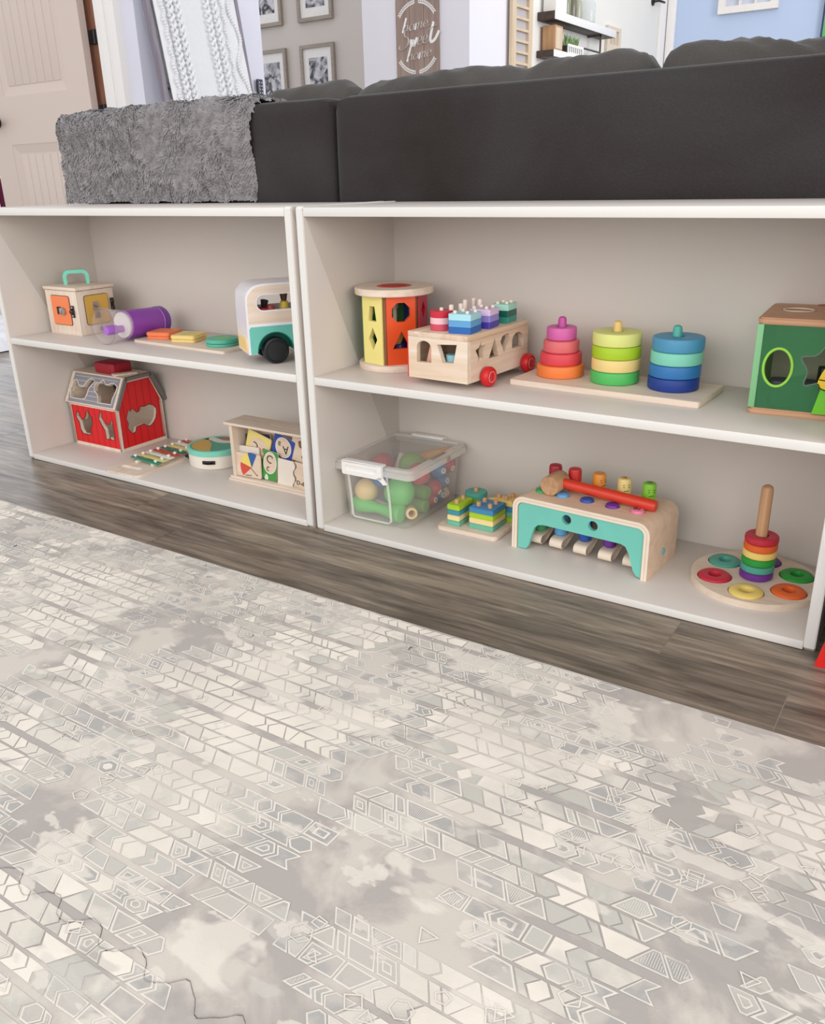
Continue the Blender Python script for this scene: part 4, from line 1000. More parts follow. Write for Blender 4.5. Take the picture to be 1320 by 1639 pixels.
# arch: curved ends plus a top plate with peg holes
bm = BM()
ty = lambda u, v, q: (u, q, v)
endL = [(0, 0)] + arc(Ro, H - Ro, Ro, 180, 90) + [(Ro, H - T_)] + arc(Ro, H - Ro, Ro - T_, 90, 180) + [(T_, 0)]
prism(bm, endL, 0, D, ty)
prism(bm, [(W - x, z) for x, z in endL], 0, D, ty)
prism(bm, [(Ro, 0), (W - Ro, 0), (W - Ro, D), (Ro, D)], H - T_, H, 'xy', [circ(x, y, .0125, 20) for x in pegx[:] for y in (yf, yr) if Ro + .012 < x < W - Ro - .012] + [circ(pegx[0] + .0075, y, .0124, 20) for y in ()])
part('arch', bm, wood('bench_wood', '#e6cdb5', '#d8bb9f', 'X', .7), r)
bm = BM()
def edge_line(off, wd):   # pale ply layers seen on the front edge
    o = [(off, 0)] + arc(Ro, H - Ro, Ro - off, 180, 90) + arc(W - Ro, H - Ro, Ro - off, 90, 0) + [(W - off, 0)]
    i = [(off + wd, 0)] + arc(Ro, H - Ro, Ro - off - wd, 180, 90) + arc(W - Ro, H - Ro, Ro - off - wd, 90, 0) + [(W - off - wd, 0)]
    prism(bm, o + i[::-1], -.0005, .0002, ty)
edge_line(.0003, .0040); edge_line(.0058, .0040)
part('ply_edge', bm, P('pale_ply', '#eadccb', .5), r)
fo = [(T_ + .001, .001), (.0285, .0020), (.0330, .0080), (.0400, .0340), (.0440, .0460), (.0520, .0530), (.0620, .0550), (.2060, .0550), (.2150, .0520), (.2220, .0400), (.2310, .0120), (.2370, .0045), (.2445, .0020)]
ifo = [(x, z) for x, z in arc(W - Ro, H - Ro, Ro - T_ - .0008, 0, 90)] + arc(Ro, H - Ro, Ro - T_ - .0008, 90, 180)
bm = BM(); prism(bm, fo + ifo, .0015, .0095, 'xz', [circ(.1060, .0752, .0088, 28), circ(.1553, .0750, .0088, 28)])
part('front_panel', bm, P('bench_teal', '#72c5b6', .45), r)
bm = BM(); prism(bm, fo + ifo, D - .0095, D - .0015, 'xz'); part('rear_panel', bm, MATS['bench_teal'], r)
PEGC = [('#a3182a', 'peg_crimson'), ('#c62a26', 'peg_red'), ('#dd9038', 'peg_orange'), ('#e6cf86', 'peg_vanilla'), ('#7fbf35', 'peg_lime')]
PEGF = [('#3f9f62', 'peg_green'), ('#5b9ed2', 'peg_sky'), ('#2c52a4', 'peg_royal'), ('#6d2f95', 'peg_purple'), ('#e5829f', 'peg_rose')]
for k in range(5):
    px = pegx[k] + (.008 if k == 0 else 0)
    c, nm = PEGC[k]
    bm = BM(); lathe(bm, [(0, .062), (.0110, .062), (.0118, .066), (.0118, .1335), (.0105, .1375), (.0070, .1388), (0, .1380)], (px, yr, 0), seg=28); pg = part('peg', bm, P(nm, c, .4), r)
    bm = BM()
    ca = rad(-48) if k != 2 else rad(-25)
    fx = lambda a, z: (px + .0119 * cos(ca + a), yr + .0119 * sin(ca + a), z)
    if k >= 2:
        for s in (-1, 1):
            ball(bm, fx(s * .38, .1245), .0010, seg=10); tube(bm, [fx(s * .20, .1282), fx(s * .38, .1290), fx(s * .56, .1275)], .0004, 5)
        tube(bm, smooth_path([fx(-.36, .1165), fx(-.15, .1185), fx(.05, .1172), fx(.22, .1190), fx(.38, .1170)], 3), .0005, 5)
        part('drawn_face', bm, BLKINK, pg)
    else: bm.free()
    if k in (3, 4):
        bm = BM(); prism(bm, [(px - .006, yr - .004), (px + .006, yr - .004), (px, yr + .006)] if k == 3 else circ(px, yr, .005, 20), .1383, .1392, 'xy'); part('top_mark', bm, P('mark_ochre', '#a97a3a', .5) if k == 3 else P('mark_leaf', '#4f8a22', .5), pg)
    c, nm = PEGF[k]; px = pegx[k] + (.006 if k == 0 else 0)
    bm = BM(); lathe(bm, [(0, .0262), (.0085, .0262), (.0112, .029), (.0118, .033), (.0118, .1005), (.0108, .1040), (.0080, .1055), (0, .1050)], (px, yf, 0), seg=28); pg = part('peg', bm, P(nm, c, .4), r)
    if k == 4:
        bm = BM(); text_bm(bm, '10', .0135, Matrix.Translation((px, yf, .1058)) @ Matrix.Rotation(rad(176), 4, 'Z'), .0004); part('number', bm, BLKINK, pg)
    elif k:
        bm = BM(); prism(bm, circ(px + .001, yf, .0042, 16, .003), .1050, .1056, 'xy'); part('top_mark', bm, P(nm + '_dark', c, .6), pg)
# bent wood loops under the front pegs
for k in range(5):
    px = (pegx[k] + (.006 if k == 0 else 0))
    prof = [(.112, .050), (.085, .038), (.060, .028), (.045, .0245), (.032, .0238), (.0235, .0220), (.0198, .0165), (.0215, .0105), (.030, .0085), (.042, .0110), (.060, .0205), (.080, .034), (.105, .047)]
    pr = smooth_path(prof, 4); bm = BM(); n = len(pr); th_ = .0016
    O = []
    for i, (y, z) in enumerate(pr):
        a = Vector(pr[max(0, i - 1)]); b = Vector(pr[min(n - 1, i + 1)]); dd_ = (b - a).normalized(); O.append((y + dd_.y * th_, z - dd_.x * th_))
    prism(bm, pr + O[::-1], px - .0095, px + .0145, 'yz'); part('wood_loop', bm, P('loop_wood', '#e6d5c2', .5), r)
for x in (.055, ):
    bm = BM(); disc(bm, (W + .0001, .0640, .0310), .0062, .0022, (1, 0, 0), .0006, 24); part('side_plug', bm, P('plug_blue', '#7fb6c2', .4), r)
# mallet lying on the bench
X, Y, Z = f(.0570, .052, H)
r = root('toy_mallet', 'wooden mallet with red handle lying across the pounding bench', 'mallet', X, Y, Z + .0185, f.th)
bm = BM(); lathe(bm, [(0, -.024), (.0170, -.024), (.0180, -.0225), (.0183, 0), (.0180, .0185), (.0170, .020), (0, .020)], (0, 0, 0), (0.02, 1, 0), 36); part('head', bm, wood('mallet_wood', '#c9a17c', '#a97f5c', 'Y', .8), r)
bm = BM(); p0 = Vector((.010, .001, .0015)); p1 = Vector((.1835, .006, -.0080)); dd_ = p1 - p0
lathe(bm, [(0, 0), (.0092, 0), (.0096, .3 * dd_.length), (.0100, .97 * dd_.length), (.0088, dd_.length), (0, dd_.length)], tuple(p0), tuple(dd_), 24); part('handle', bm, P('mallet_red', '#d23a22', .4), r)

# ---- rainbow ring board
cx, cy = .7868, .1605
r = root('ring_board', 'round wooden board with a tall dowel and ring recesses', 'stacking toy', cx, cy, ZB)
ang = [150, 210, 270, 330, 30, 90]; RR = .0655
bm = BM(); prism(bm, circ(0, 0, .1000, 96), .0035, .0110, 'xy', [circ(RR * cos(rad(a)), RR * sin(rad(a)), .0272, 32) for a in ang]); prism(bm, circ(0, 0, .1000, 96), 0, .0034, 'xy'); part('board', bm, wood('pale_board_wood', '#e4d5c4', '#d9c5af'), r)
bm = BM(); lathe(bm, [(0, .0102), (.0092, .0102), (.0092, .160), (.0080, .1655), (.0050, .1680), (0, .1685)], seg=24); part('dowel', bm, BEECH, r)
RC = {'teal': '#4fa291', 'red': '#c0283e', 'yellow': '#ecd276', 'orange': '#e0642a', 'green': '#259a3a', 'purple': '#6b2d8f'}
for k, c in enumerate(('teal', 'red', 'yellow', 'orange', 'green', 'purple')):
    a = rad(ang[k]); bm = BM(); 
    lathe(bm, [(.0098, .003), (.0110, .0005), (.0220, .0), (.0252, .002), (.0262, .006), (.0252, .0095), (.0220, .0118), (.0125, .0122), (.0105, .0112), (.0098, .0095), (.0098, .003)], seg=44)
    single('rainbow_ring', f'{c} ring set in a recess of the round board', 'ring', bm, P('ring_' + c, RC[c], .45), (cx + RR * cos(a), cy + RR * sin(a), ZB + .0038), 0, 'rings lying round the dowel')
for k, (c, nm) in enumerate((('purple', 'purple ring at the bottom'), ('teal', 'teal ring second from the bottom'), ('green', 'green ring third from the bottom'), ('yellow', 'yellow ring fourth from the bottom'), ('orange', 'orange ring just below the top red ring'), ('red', 'red ring at the top'))):
    bm = BM(); lathe(bm, [(.0098, .002), (.0112, .0005), (.0235, .0002), (.0255, .0020), (.0260, .0060), (.0255, .0102), (.0235, .0120), (.0120, .0122), (.0100, .0112), (.0098, .0095), (.0098, .002)], seg=44)
    single('rainbow_ring', nm + ' of the dowel stack', 'ring', bm, P('ring_' + c, RC[c], .45), (cx + .0003 * k, cy, ZB + .0112 + k * .0124), 0, 'rings stacked on the dowel')

# ---- red toy standing beside the right bookcase
r = root('toy_ramp', 'bright red plastic toy with a sloping foot beside the right bookcase', 'toy', .9105, -.035, .0003, 0, (.1, .1))
bm = BM(); prism(bm, [(0, 0), (.22, -.0), (.22, .20), (.060, .20), (.012, .062)], 0, .012, 'xz'); prism(bm, [(0, 0), (.22, 0), (.22, .20), (.06, .20), (.012, .062)], .190, .202, 'xz'); part('side', bm, P('toy_red', '#d8201c', .35), r)
bm = BM(); box(bm, .014, .22, .012, .19, .02, .19, .002); part('core', bm, P('toy_dark', '#3a0f16', .5), r)

# ================================================================== sofa behind the bookcases
def sofa_cloth(nm='charcoal_sofa_cloth', ca='#2b2421', cb='#3e3b3c'):
    m, nt, b = new_mat(nm); L = nt.links.new
    tc = N(nt, 'ShaderNodeTexCoord')
    n = N(nt, 'ShaderNodeTexNoise', Scale=2.2, Detail=4.0, Distortion=.8); L(tc.outputs['Object'], n.inputs['Vector'])
    cr = N(nt, 'ShaderNodeValToRGB'); e = cr.color_ramp.elements
    e[0].position = .3; e[0].color = lin(ca); e[1].position = .7; e[1].color = lin(cb)
    L(n.outputs[0], cr.inputs[0])
    v = N(nt, 'ShaderNodeTexVoronoi', Scale=260.0); L(tc.outputs['Object'], v.inputs['Vector'])
    mx = N(nt, 'ShaderNodeMixRGB', blend_type='MULTIPLY'); mx.inputs[0].default_value = .35
    L(cr.outputs[0], mx.inputs[1]); L(v.outputs['Distance'], mx.inputs[2])
    ad = N(nt, 'ShaderNodeMixRGB', blend_type='MIX'); ad.inputs[0].default_value = .55; L(mx.outputs[0], ad.inputs[1]); L(cr.outputs[0], ad.inputs[2])
    L(ad.outputs[0], b.inputs['Base Color'])
    b.inputs['Roughness'].default_value = .85; b.inputs['Sheen Weight'].default_value = .12; b.inputs['Sheen Roughness'].default_value = .4
    b.inputs['Specular IOR Level'].default_value = .2
    bp = N(nt, 'ShaderNodeBump', Strength=.35, Distance=.0015); L(v.outputs['Distance'], bp.inputs['Height']); L(bp.outputs[0], b.inputs['Normal'])
    return m
SOFA = sofa_cloth()
SOFA2 = sofa_cloth('lit_charcoal_cloth', '#43403d', '#565351')  # lighter copy of the sofa cloth, stronger light put into its colour
def soft_box(x0, x1, y0, y1, z0, z1, bev, cuts=18, amp=.003, freq=6, seed=0, puff=0):
    """upholstered block: rounded, slightly uneven"""
    t = bmesh.new()
    nx = max(2, int((x1 - x0) / .03)); ny = max(2, int((y1 - y0) / .03)); nz = max(2, int((z1 - z0) / .03))
    bmesh.ops.create_cube(t, size=1)
    for ax_, nn in ((0, nx), (1, ny), (2, nz)):
        es = [e for e in t.edges if abs((e.verts[0].co - e.verts[1].co)[ax_]) > 1e-4 and abs((e.verts[0].co - e.verts[1].co)[(ax_ + 1) % 3]) < 1e-4 and abs((e.verts[0].co - e.verts[1].co)[(ax_ + 2) % 3]) < 1e-4]
        bmesh.ops.subdivide_edges(t, edges=es, cuts=nn, use_grid_fill=True)
    c = Vector(((x0 + x1) / 2, (y0 + y1) / 2, (z0 + z1) / 2)); hs = Vector(((x1 - x0) / 2, (y1 - y0) / 2, (z1 - z0) / 2))
    for v in t.verts:
        p = Vector((v.co.x * 2 * hs.x, v.co.y * 2 * hs.y, v.co.z * 2 * hs.z))
        q = Vector([max(-(hs[i] - bev), min(hs[i] - bev, p[i])) for i in range(3)]); d_ = p - q
        if d_.length > 1e-9: p = q + d_.normalized() * min(bev, d_.length) if max(abs(p[i]) - (hs[i] - bev) for i in range(3)) > 0 else p
        if puff:
            k = (1 - min(1, abs(p.x / hs.x)) ** 2.4) * (1 - min(1, abs(p.z / hs.z)) ** 4)
            p.y *= (1 - puff) + puff * 1.6 * k
            p.z += .02 * (1 - min(1, abs(p.x / hs.x)) ** 3) * (p.z / hs.z)
        nn_ = noise.noise(p * freq + Vector((seed, seed * 2, 0))) * amp + noise.noise(p * freq * 2.7 + Vector((seed, 0, 3))) * amp * .5
        p = p + p.normalized() * nn_
        v.co = c + p
    return t
sofa = root('sofa', 'long charcoal fabric sofa standing with its back against the bookcases', 'sofa', .6, .80, 0)
OFF[sofa.name] = (.6, .80)
YB = .3005
part('back_frame', soft_box(-.146, 1.95, YB, .44, .06, .797, .022, amp=.0015), SOFA, sofa, 60)
part('corner_back', soft_box(-1.005, -.149, YB, .44, .06, .797, .022, amp=.0015, seed=4), SOFA, sofa, 60)
part('seat_base', soft_box(-1.005, 1.95, .44, 1.25, .06, .30, .02), SOFA, sofa, 60)
part('arm', soft_box(-1.005, -.80, .445, 1.25, .30, .62, .03), SOFA, sofa, 60)
for k, (a, b) in enumerate(((-.78, -.17), (-.165, .48), (.485, 1.15), (1.155, 1.90))):
    part('seat_cushion', soft_box(a, b, .56, 1.27, .30, .46, .045, puff=0), SOFA, sofa, 60)
bm = BM()
for x in (-.98, -.1, 1.0, 1.9):
    for y in (.34, 1.2): lathe(bm, [(0, 0), (.02, 0), (.026, .07), (0, .07)], (x, y, 0), seg=16)
part('foot', bm, P('black_foot', '#1a1715', .5), sofa)
def cushion(x0, x1, ztops, lean, seed, y0=.4445, y1=.615):
    """loose back cushion with a slumped, wrinkled top edge: ztops = heights sampled along x"""
    t = bmesh.new(); nx, nv = 110, 56; rings = []
    zb0 = .470
    for i in range(nx + 1):
        u = i / nx; e = (1 - abs(2 * u - 1) ** 9) ** .45 if 0 < u < 1 else .0
        e = max(e, .04)
        xq = x0 + (x1 - x0) * u; k = 0
        while k < len(ztops) - 2 and xq > ztops[k + 1][0]: k += 1
        fr = max(0, min(1, (xq - ztops[k][0]) / (ztops[k + 1][0] - ztops[k][0]))); fr = fr * fr * (3 - 2 * fr)
        zt_ = ztops[k][1] * (1 - fr) + ztops[k + 1][1] * fr
        rr = []
        for j in range(nv):
            a = 2 * PI * j / nv
            ca, sa = cos(a), sin(a)
            sy = (abs(ca) ** .75) * (1 if ca > 0 else -1); sz = (abs(sa) ** .6) * (1 if sa > 0 else -1)
            yc = (y0 + y1) / 2; y = yc + (y1 - y0) / 2 * sy * (.25 + .75 * e)
            zc = (zb0 + zt_) / 2; z = zc + (zt_ - zb0) / 2 * sz * (.93 + .07 * e)
            p = Vector((x0 + (x1 - x0) * u, y, z))
            p.y = max(p.y, y0 + .004); w_ = .8 * noise.noise(Vector((p.x * 11 + p.y * 9, p.y * 16, p.z * 3 + seed))) * .005 + noise.noise(Vector((p.x * 24 - p.y * 22, p.y * 20, seed))) * .0035 + abs(noise.noise(Vector((p.x * 14 + p.y * 26, p.y * 8, seed + 4)))) * -.010
            p += Vector((0, (p.y - yc), (p.z - zc))).normalized() * w_
            p.y = max(p.y, y0); p.z = max(p.z + .004 * (p.z - zb0) / (zt_ - zb0), .464)
            rr.append(t.verts.new(p))
        rings.append(rr)
    for i in range(nx):
        for j in range(nv): t.faces.new((rings[i][j], rings[i][(j + 1) % nv], rings[i + 1][(j + 1) % nv], rings[i + 1][j]))
    t.faces.new(rings[0][::-1]); t.faces.new(rings[-1])
    bmesh.ops.recalc_face_normals(t, faces=t.faces)
    bmesh.ops.translate(t, vec=(0, 0, 0), verts=t.verts)
    return t
def cush_obj(label, *a):
    bm = cushion(*a); return single('back_cushion', label, 'cushion', bm, SOFA2, group='loose back cushions of the sofa', smooth=80)
cush_obj('charcoal back cushion in front of the picture frames, just right of the grey throw', -.58, -.2405, [(-.58, .80), (-.525, .826), (-.47, .840), (-.375, .846), (-.285, .846), (-.255, .836), (-.2405, .822)], 0, 1.3, .453)
cush_obj('charcoal wrinkled back cushion below the home sweet home sign', -.2385, .4455, [(-.2385, .826), (-.155, .837), (-.085, .845), (.045, .849), (.135, .845), (.18, .834), (.24, .848), (.315, .850), (.382, .852), (.417, .847), (.4455, .826)], 0, 5.1)
cush_obj('charcoal back cushion below the light blue wall, peeking highest over the sofa', .4475, 1.18, [(.4475, .824), (.468, .848), (.495, .854), (.575, .851), (.69, .841), (.9, .836), (1.18, .82)], 0, 9.7)

# ---- grey plush throw over the sofa's left end
def throw():
    prof = [(YB - .010, .604), (YB - .0105, .66), (YB - .0115, .72), (YB - .0115, .765), (YB - .008, .790), (YB + .004, .8055), (YB + .022, .8120), (.36, .8135), (.40, .8125), (.424, .809), (.435, .802), (.438, .790), (.439, .765)]
    prof = smooth_path(prof, 8); nv = len(prof); nx = 130
    x0, x1 = -1.020, -.362
    rng = random.Random(11)
    V_, F_ = [], []
    cl = lambda p: noise.noise(Vector((p.x * 16, p.y * 16, p.z * 13))) * .0080 + abs(noise.noise(Vector((p.x * 30, p.y * 30, p.z * 26)))) * -.0120 + noise.noise(Vector((p.x * 85, p.y * 85, p.z * 70))) * .0030 + .002
    nrm = []
    for j, (y, z) in enumerate(prof):
        a = Vector(prof[max(0, j - 1)]); b = Vector(prof[min(nv - 1, j + 1)]); d_ = (b - a).normalized(); nrm.append(Vector((0, -d_.y, d_.x)))
    def pos(i, j):
        y, z = prof[j]; u = i / nx; x = x0 + (x1 - x0) * u
        edge = .012 * noise.noise(Vector((z * 9, 2, 5))) * (u > .9)
        e = min(u, 1 - u); rnd = -.006 * max(0, 1 - e / .012)
        p = Vector((x + edge * max(0, (u - .9) * 10), y, z)) + (Vector((.018, 0, 0)) * max(0, (z - .79) / .02) * (1 - u) ** 8)
        return p + nrm[j] * (max(-.004, cl(p)) + rnd)
    for i in range(nx + 1):
        for j in range(nv): V_.append(pos(i, j))
    for i in range(nx):
        for j in range(nv - 1): F_.append((i * nv + j, (i + 1) * nv + j, (i + 1) * nv + j + 1, i * nv + j + 1))
    # left end hangs down over the sofa side
    base = len(V_)
    for k in range(13):
        for j in range(nv):
            p = V_[j].copy(); V_.append(Vector((p.x - .002 + .002 * k * .2 + .003 * noise.noise(Vector((k, p.y * 20, p.z * 20))), p.y + .001, p.z - 0 if k == 0 else p.z))) if False else None
    # pile: little flat tufts lying in swirling directions
    nt_ = 36000
    for _ in range(nt_):
        i = rng.random() * nx; j = rng.random() ** 1.15 * (nv - 2.01)
        ii, jj = int(min(i, nx - 1)), int(j)
        p = V_[ii * nv + jj].lerp(V_[(ii + 1) * nv + jj + 1], (i - ii))
        tu = (V_[(ii + 1) * nv + jj] - V_[ii * nv + jj]).normalized(); tv = (V_[ii * nv + jj + 1] - V_[ii * nv + jj]).normalized()
        n_ = tu.cross(tv).normalized()
        if n_.dot(nrm[jj]) < 0: n_ = -n_
        s = noise.noise(Vector((p.x * 11, p.y * 11, p.z * 11 + 7))) * 3.2
        d_ = (-tv * (cos(s)) + tu * sin(s)).normalized()
        L_ = rng.uniform(.005, .0105); w_ = rng.uniform(.0014, .0030); side_ = d_.cross(n_).normalized()
        b0 = len(V_)
        lift = rng.uniform(.0008, .0032)
        V_ += [p - side_ * w_ + n_ * .0004, p + side_ * w_ + n_ * .0004, p + d_ * L_ * .55 + side_ * w_ * .8 + n_ * lift, p + d_ * L_ * .55 - side_ * w_ * .8 + n_ * lift, p + d_ * L_ + n_ * (lift * .5)]
        F_ += [(b0, b0 + 1, b0 + 2, b0 + 3), (b0 + 3, b0 + 2, b0 + 4)]
    me = bpy.data.meshes.new('plush_throw'); me.from_pydata([tuple(v) for v in V_], [], F_); me.update()
    me.polygons.foreach_set('use_smooth', [True] * len(me.polygons))
    m, nt, b = new_mat('grey_plush'); L = nt.links.new
    tc = N(nt, 'ShaderNodeTexCoord'); n = N(nt, 'ShaderNodeTexNoise', Scale=55.0, Detail=3.0); L(tc.outputs['Object'], n.inputs['Vector'])
    cr = N(nt, 'ShaderNodeValToRGB'); e = cr.color_ramp.elements; e[0].position = .3; e[0].color = lin('#706c6e'); e[1].position = .7; e[1].color = lin('#989496')
    L(n.outputs[0], cr.inputs[0]); L(cr.outputs[0], b.inputs['Base Color']); b.inputs['Roughness'].default_value = .9; b.inputs['Sheen Weight'].default_value = .4
    b.inputs['Specular IOR Level'].default_value = .15
    me.materials.append(m)
    o = bpy.data.objects.new('plush_throw', me); COL.objects.link(o)
    o['label'] = 'grey plush throw draped over the left end of the sofa back'; o['category'] = 'throw blanket'
throw()

# ================================================================== living room beyond the sofa
# ---- leaning blanket ladder
lx = lambda z: -2.290 - .140 * z
LW = wood('grey_ladder_wood', '#8d8490', '#6f6873', 'Z', .4)
r = root('blanket_ladder', 'grey wooden ladder leaning on the wall under a white cable-knit blanket', 'ladder', -2.33, 2.27, 0)
OFF[r.name] = (-2.33, 2.27)
for y in (1.945, 2.545):
    bm = BM(); t = bmesh.new()
    vs = []
    for z in (0, 1.62):
        for dx, dy in ((-.016, -.014), (.016, -.014), (.016, .014), (-.016, .014)): vs.append(t.verts.new((lx(z) + dx, y + dy, z)))
    for q in ((3, 2, 1, 0), (4, 5, 6, 7), (0, 1, 5, 4), (1, 2, 6, 5), (2, 3, 7, 6), (3, 0, 4, 7)): t.faces.new([vs[i] for i in q])
    bmesh.ops.bevel(t, geom=t.edges[:], offset=.003, segments=1, affect='EDGES'); merge(bm, t)
    part('rail', bm, LW, r)
for z in (.25, .66, 1.08, 1.50):
    bm = BM(); tube(bm, [(lx(z), 1.945, z), (lx(z), 2.545, z)], .013, 12); part('rung', bm, LW, r)
# cable knit blanket over the top rung
def knit():
    zt_ = 1.516; y0, y1 = 1.972, 2.525
    nx, nz = 170, 260; V_, F_ = [], []
    prof = []
    for k in range(nz + 1):
        s = k / nz
        if s < .62: z = .80 + (zt_ - .80) * s / .62; prof.append((lx(z) + .020 + .012 * (1 - s / .62), z))
        elif s < .70: a = PI * (s - .62) / .08; prof.append((lx(zt_) + .022 * cos(a), zt_ + .018 * sin(a)))
        else: z = zt_ - (s - .70) / .30 * .66; prof.append((lx(z) - .020, z))
    def cable(u):
        return u
    for i in range(nx + 1):
        u = i / nx
        for k, (x, z) in enumerate(prof):
            y = y0 + (y1 - y0) * u
            d_ = .004 * noise.noise(Vector((u * 5, z * 3, 1)))
            s_ = k * .0185
            for c, wd, tw in ((.07, .03, 55), (.17, .035, 62), (.27, .035, 62), (.60, .035, 62), (.70, .03, 62), (.80, .035, 55), (.92, .05, 30)):
                e = abs(u - c - (.012 * sin(z * 18) if wd == .05 else 0)) / wd
                if e < 1: d_ += .006 * (1 - e * e) ** .6 * (.25 + .75 * abs(sin(z * tw * .8 + (u - c) * 95)))
            d_ += .0018 * sin(u * 420) * (1 if .32 < u < .55 else .3)
            zz = z - (.02 * math.sin(u * 3.1) if k < 3 else 0)
            yy_ = y + .05 * (max(0, 1.25 - z)) * (u - .3) * .6 - (.03 * (s_ > 3.4) * (1 - u))
            sgn = 1 if k < nz * .66 else -1
            V_.append((x + (d_ if sgn > 0 else -d_ * .3), yy_, zz))
    m_ = nz + 1
    for i in range(nx):
        for k in range(nz): F_.append((i * m_ + k, (i + 1) * m_ + k, (i + 1) * m_ + k + 1, i * m_ + k + 1))
    me = bpy.data.meshes.new('knit_blanket'); me.from_pydata(V_, [], F_); me.update(); me.polygons.foreach_set('use_smooth', [True] * len(me.polygons))
    me.materials.append(P('white_wool', '#e6e7ea', .9, .03, 40, .4, .2, 260, .3))
    o = bpy.data.objects.new('knit_blanket', me); COL.objects.link(o); sol = o.modifiers.new('thickness', 'SOLIDIFY'); sol.thickness = .006
    front = prof[:int(nz * .66)]
    for c, kind in ((.07, 1), (.155, 0), (.245, 0), (.60, 0), (.70, 0), (.80, 1), (.925, 2)):
        bm = BM()
        for st_ in ((0, PI) if kind == 0 else (0,)):
            pts = []
            for q in range(0, len(front) - 1):
                for h_ in (0, .5):
                    x = front[q][0] + (front[q + 1][0] - front[q][0]) * h_; z = front[q][1] + (front[q + 1][1] - front[q][1]) * h_
                    ph = z * 95 + st_ + c * 9
                    yy_ = y0 + (y1 - y0) * c + .05 * max(0, 1.25 - z) * (c - .3) * .6
                    if kind == 0: pts.append((x + .010 + .0065 * cos(ph), yy_ + .0125 * sin(ph), z))
                    elif kind == 1: pts.append((x + .008, yy_ + .004 * sin(ph), z))
                    else: pts.append((x + .009, yy_ + .022 * sin(z * 24 + 1), z))
            tube(bm, pts, [.0095 * (1 + .22 * sin(i * 1.1)) for i in range(len(pts))], 7)
        part('cable_stitch', bm, MATS['white_wool'], o)
    o['label'] = 'white cable-knit blanket hanging over the ladder rung'; o['category'] = 'blanket'
knit()
# ---- remote in a wall holder at the end of the ladder wall
r = root('wall_mount_remote', 'dark remote control hanging at the end of the ladder wall', 'remote', -2.5595, 2.735, 1.085)
bm = BM(); box(bm, .000, .010, -.030, .030, -.01, .02, .002); part('holder', bm, WHITE2, r)
bm = BM(); box(bm, .011, .026, -.021, .021, -.02, .085, .004); part('body', bm, P('remote_navy', '#2a2f3e', .4), r)
bm = BM()
for k in range(4):
    for j in (-1, 1): box(bm, .0255, .028, j * .009 - .005, j * .009 + .005, .012 + k * .017, .021 + k * .017, .001)
part('button', bm, P('remote_grey', '#9aa0ac', .4), r)
# ---- picture frames on the recess wall
FRW = wood('taupe_frame_wood', '#a3978b', '#8d8177')
def photo_mat(k):
    m, nt, b = new_mat('monochrome_photo_' + str(k)); L = nt.links.new
    tc = N(nt, 'ShaderNodeTexCoord'); mp = N(nt, 'ShaderNodeMapping'); mp.inputs['Location'].default_value = (k * 3.1, k * 1.7, k * 2.3)
    L(tc.outputs['Object'], mp.inputs[0])
    n = N(nt, 'ShaderNodeTexNoise', Scale=16.0, Detail=4.0, Distortion=1.0); L(mp.outputs[0], n.inputs['Vector'])
    cr = N(nt, 'ShaderNodeValToRGB'); e = cr.color_ramp.elements; e[0].position = .40; e[0].color = lin('#26262b'); e[1].position = .62; e[1].color = lin('#c9c8d0')
    L(n.outputs[0], cr.inputs[0]); L(cr.outputs[0], b.inputs['Base Color']); b.inputs['Roughness'].default_value = .4
    return m
def picture(label, x0, x1, z0, z1, k):
    cx_, w_ = (x0 + x1) / 2, (x1 - x0) / 2; h_ = (z1 - z0) / 2
    q = root('picture_frame', label, 'picture frame', cx_, 4.197, z0, 0, group=None)
    bm = BM(); prism(bm, [(-w_, 0), (w_, 0), (w_, 2 * h_), (-w_, 2 * h_)], -.022, 0, 'xz', [[(-w_ + .024, .024), (w_ - .024, .024), (w_ - .024, 2 * h_ - .024), (-w_ + .024, 2 * h_ - .024)]]); part('frame', bm, FRW, q)
    bm = BM(); prism(bm, [(-w_ + .024, .024), (w_ - .024, .024), (w_ - .024, 2 * h_ - .024), (-w_ + .024, 2 * h_ - .024)], -.010, -.002, 'xz'); part('mount', bm, P('mount_white', '#e9e7e4', .7), q)
    bm = BM(); prism(bm, [(-w_ + .075, .085), (w_ - .068, .085), (w_ - .068, 2 * h_ - .085), (-w_ + .075, 2 * h_ - .085)], -.0115, -.010, 'xz'); part('photo', bm, photo_mat(k), q)
picture('taupe framed black and white photo, upper left of the four by the sign wall', -3.905, -3.592, 1.700, 2.10, 1)
picture('taupe framed black and white photo, upper right of the four by the sign wall', -3.440, -3.128, 1.697, 2.10, 2)
picture('taupe framed black and white photo, lower left of the four, partly behind the sofa', -3.895, -3.578, 1.150, 1.551, 3)
picture('taupe framed black and white photo, lower right of the four, above the sofa cushion', -3.440, -3.130, 1.150, 1.551, 4)
# ---- home sweet home sign
r = root('wooden_sign', 'brown plank sign with white lettering and leaf sprigs on the pale wall', 'sign', -2.045, 3.597, 1.12)
SW = wood('sign_wood', '#a58f83', '#8b766b', 'Z', .5)
bm = BM(); w_ = .148
oo = [(-w_, 0), (w_, 0), (w_, .485)] + [(w_ - .03 + .03 * cos(t), .490 + .03 * sin(t)) for t in [PI / 2 * k / 5 for k in range(6)]] + [(.085, .56), (-.085, .56)] + [(-w_ + .03 + .03 * cos(t), .490 + .03 * sin(t)) for t in [PI / 2 + PI / 2 * k / 5 for k in range(6)]] + [(-w_, .485)]
prism(bm, oo, -.014, 0, 'xz'); part('board', bm, SW, r)
bm = BM()
for x in (-.05, .048): box(bm, x - .0012, x + .0012, -.0148, -.0138, .002, .515)
part('plank_gap', bm, P('sign_gap', '#6d5b52', .8), r)
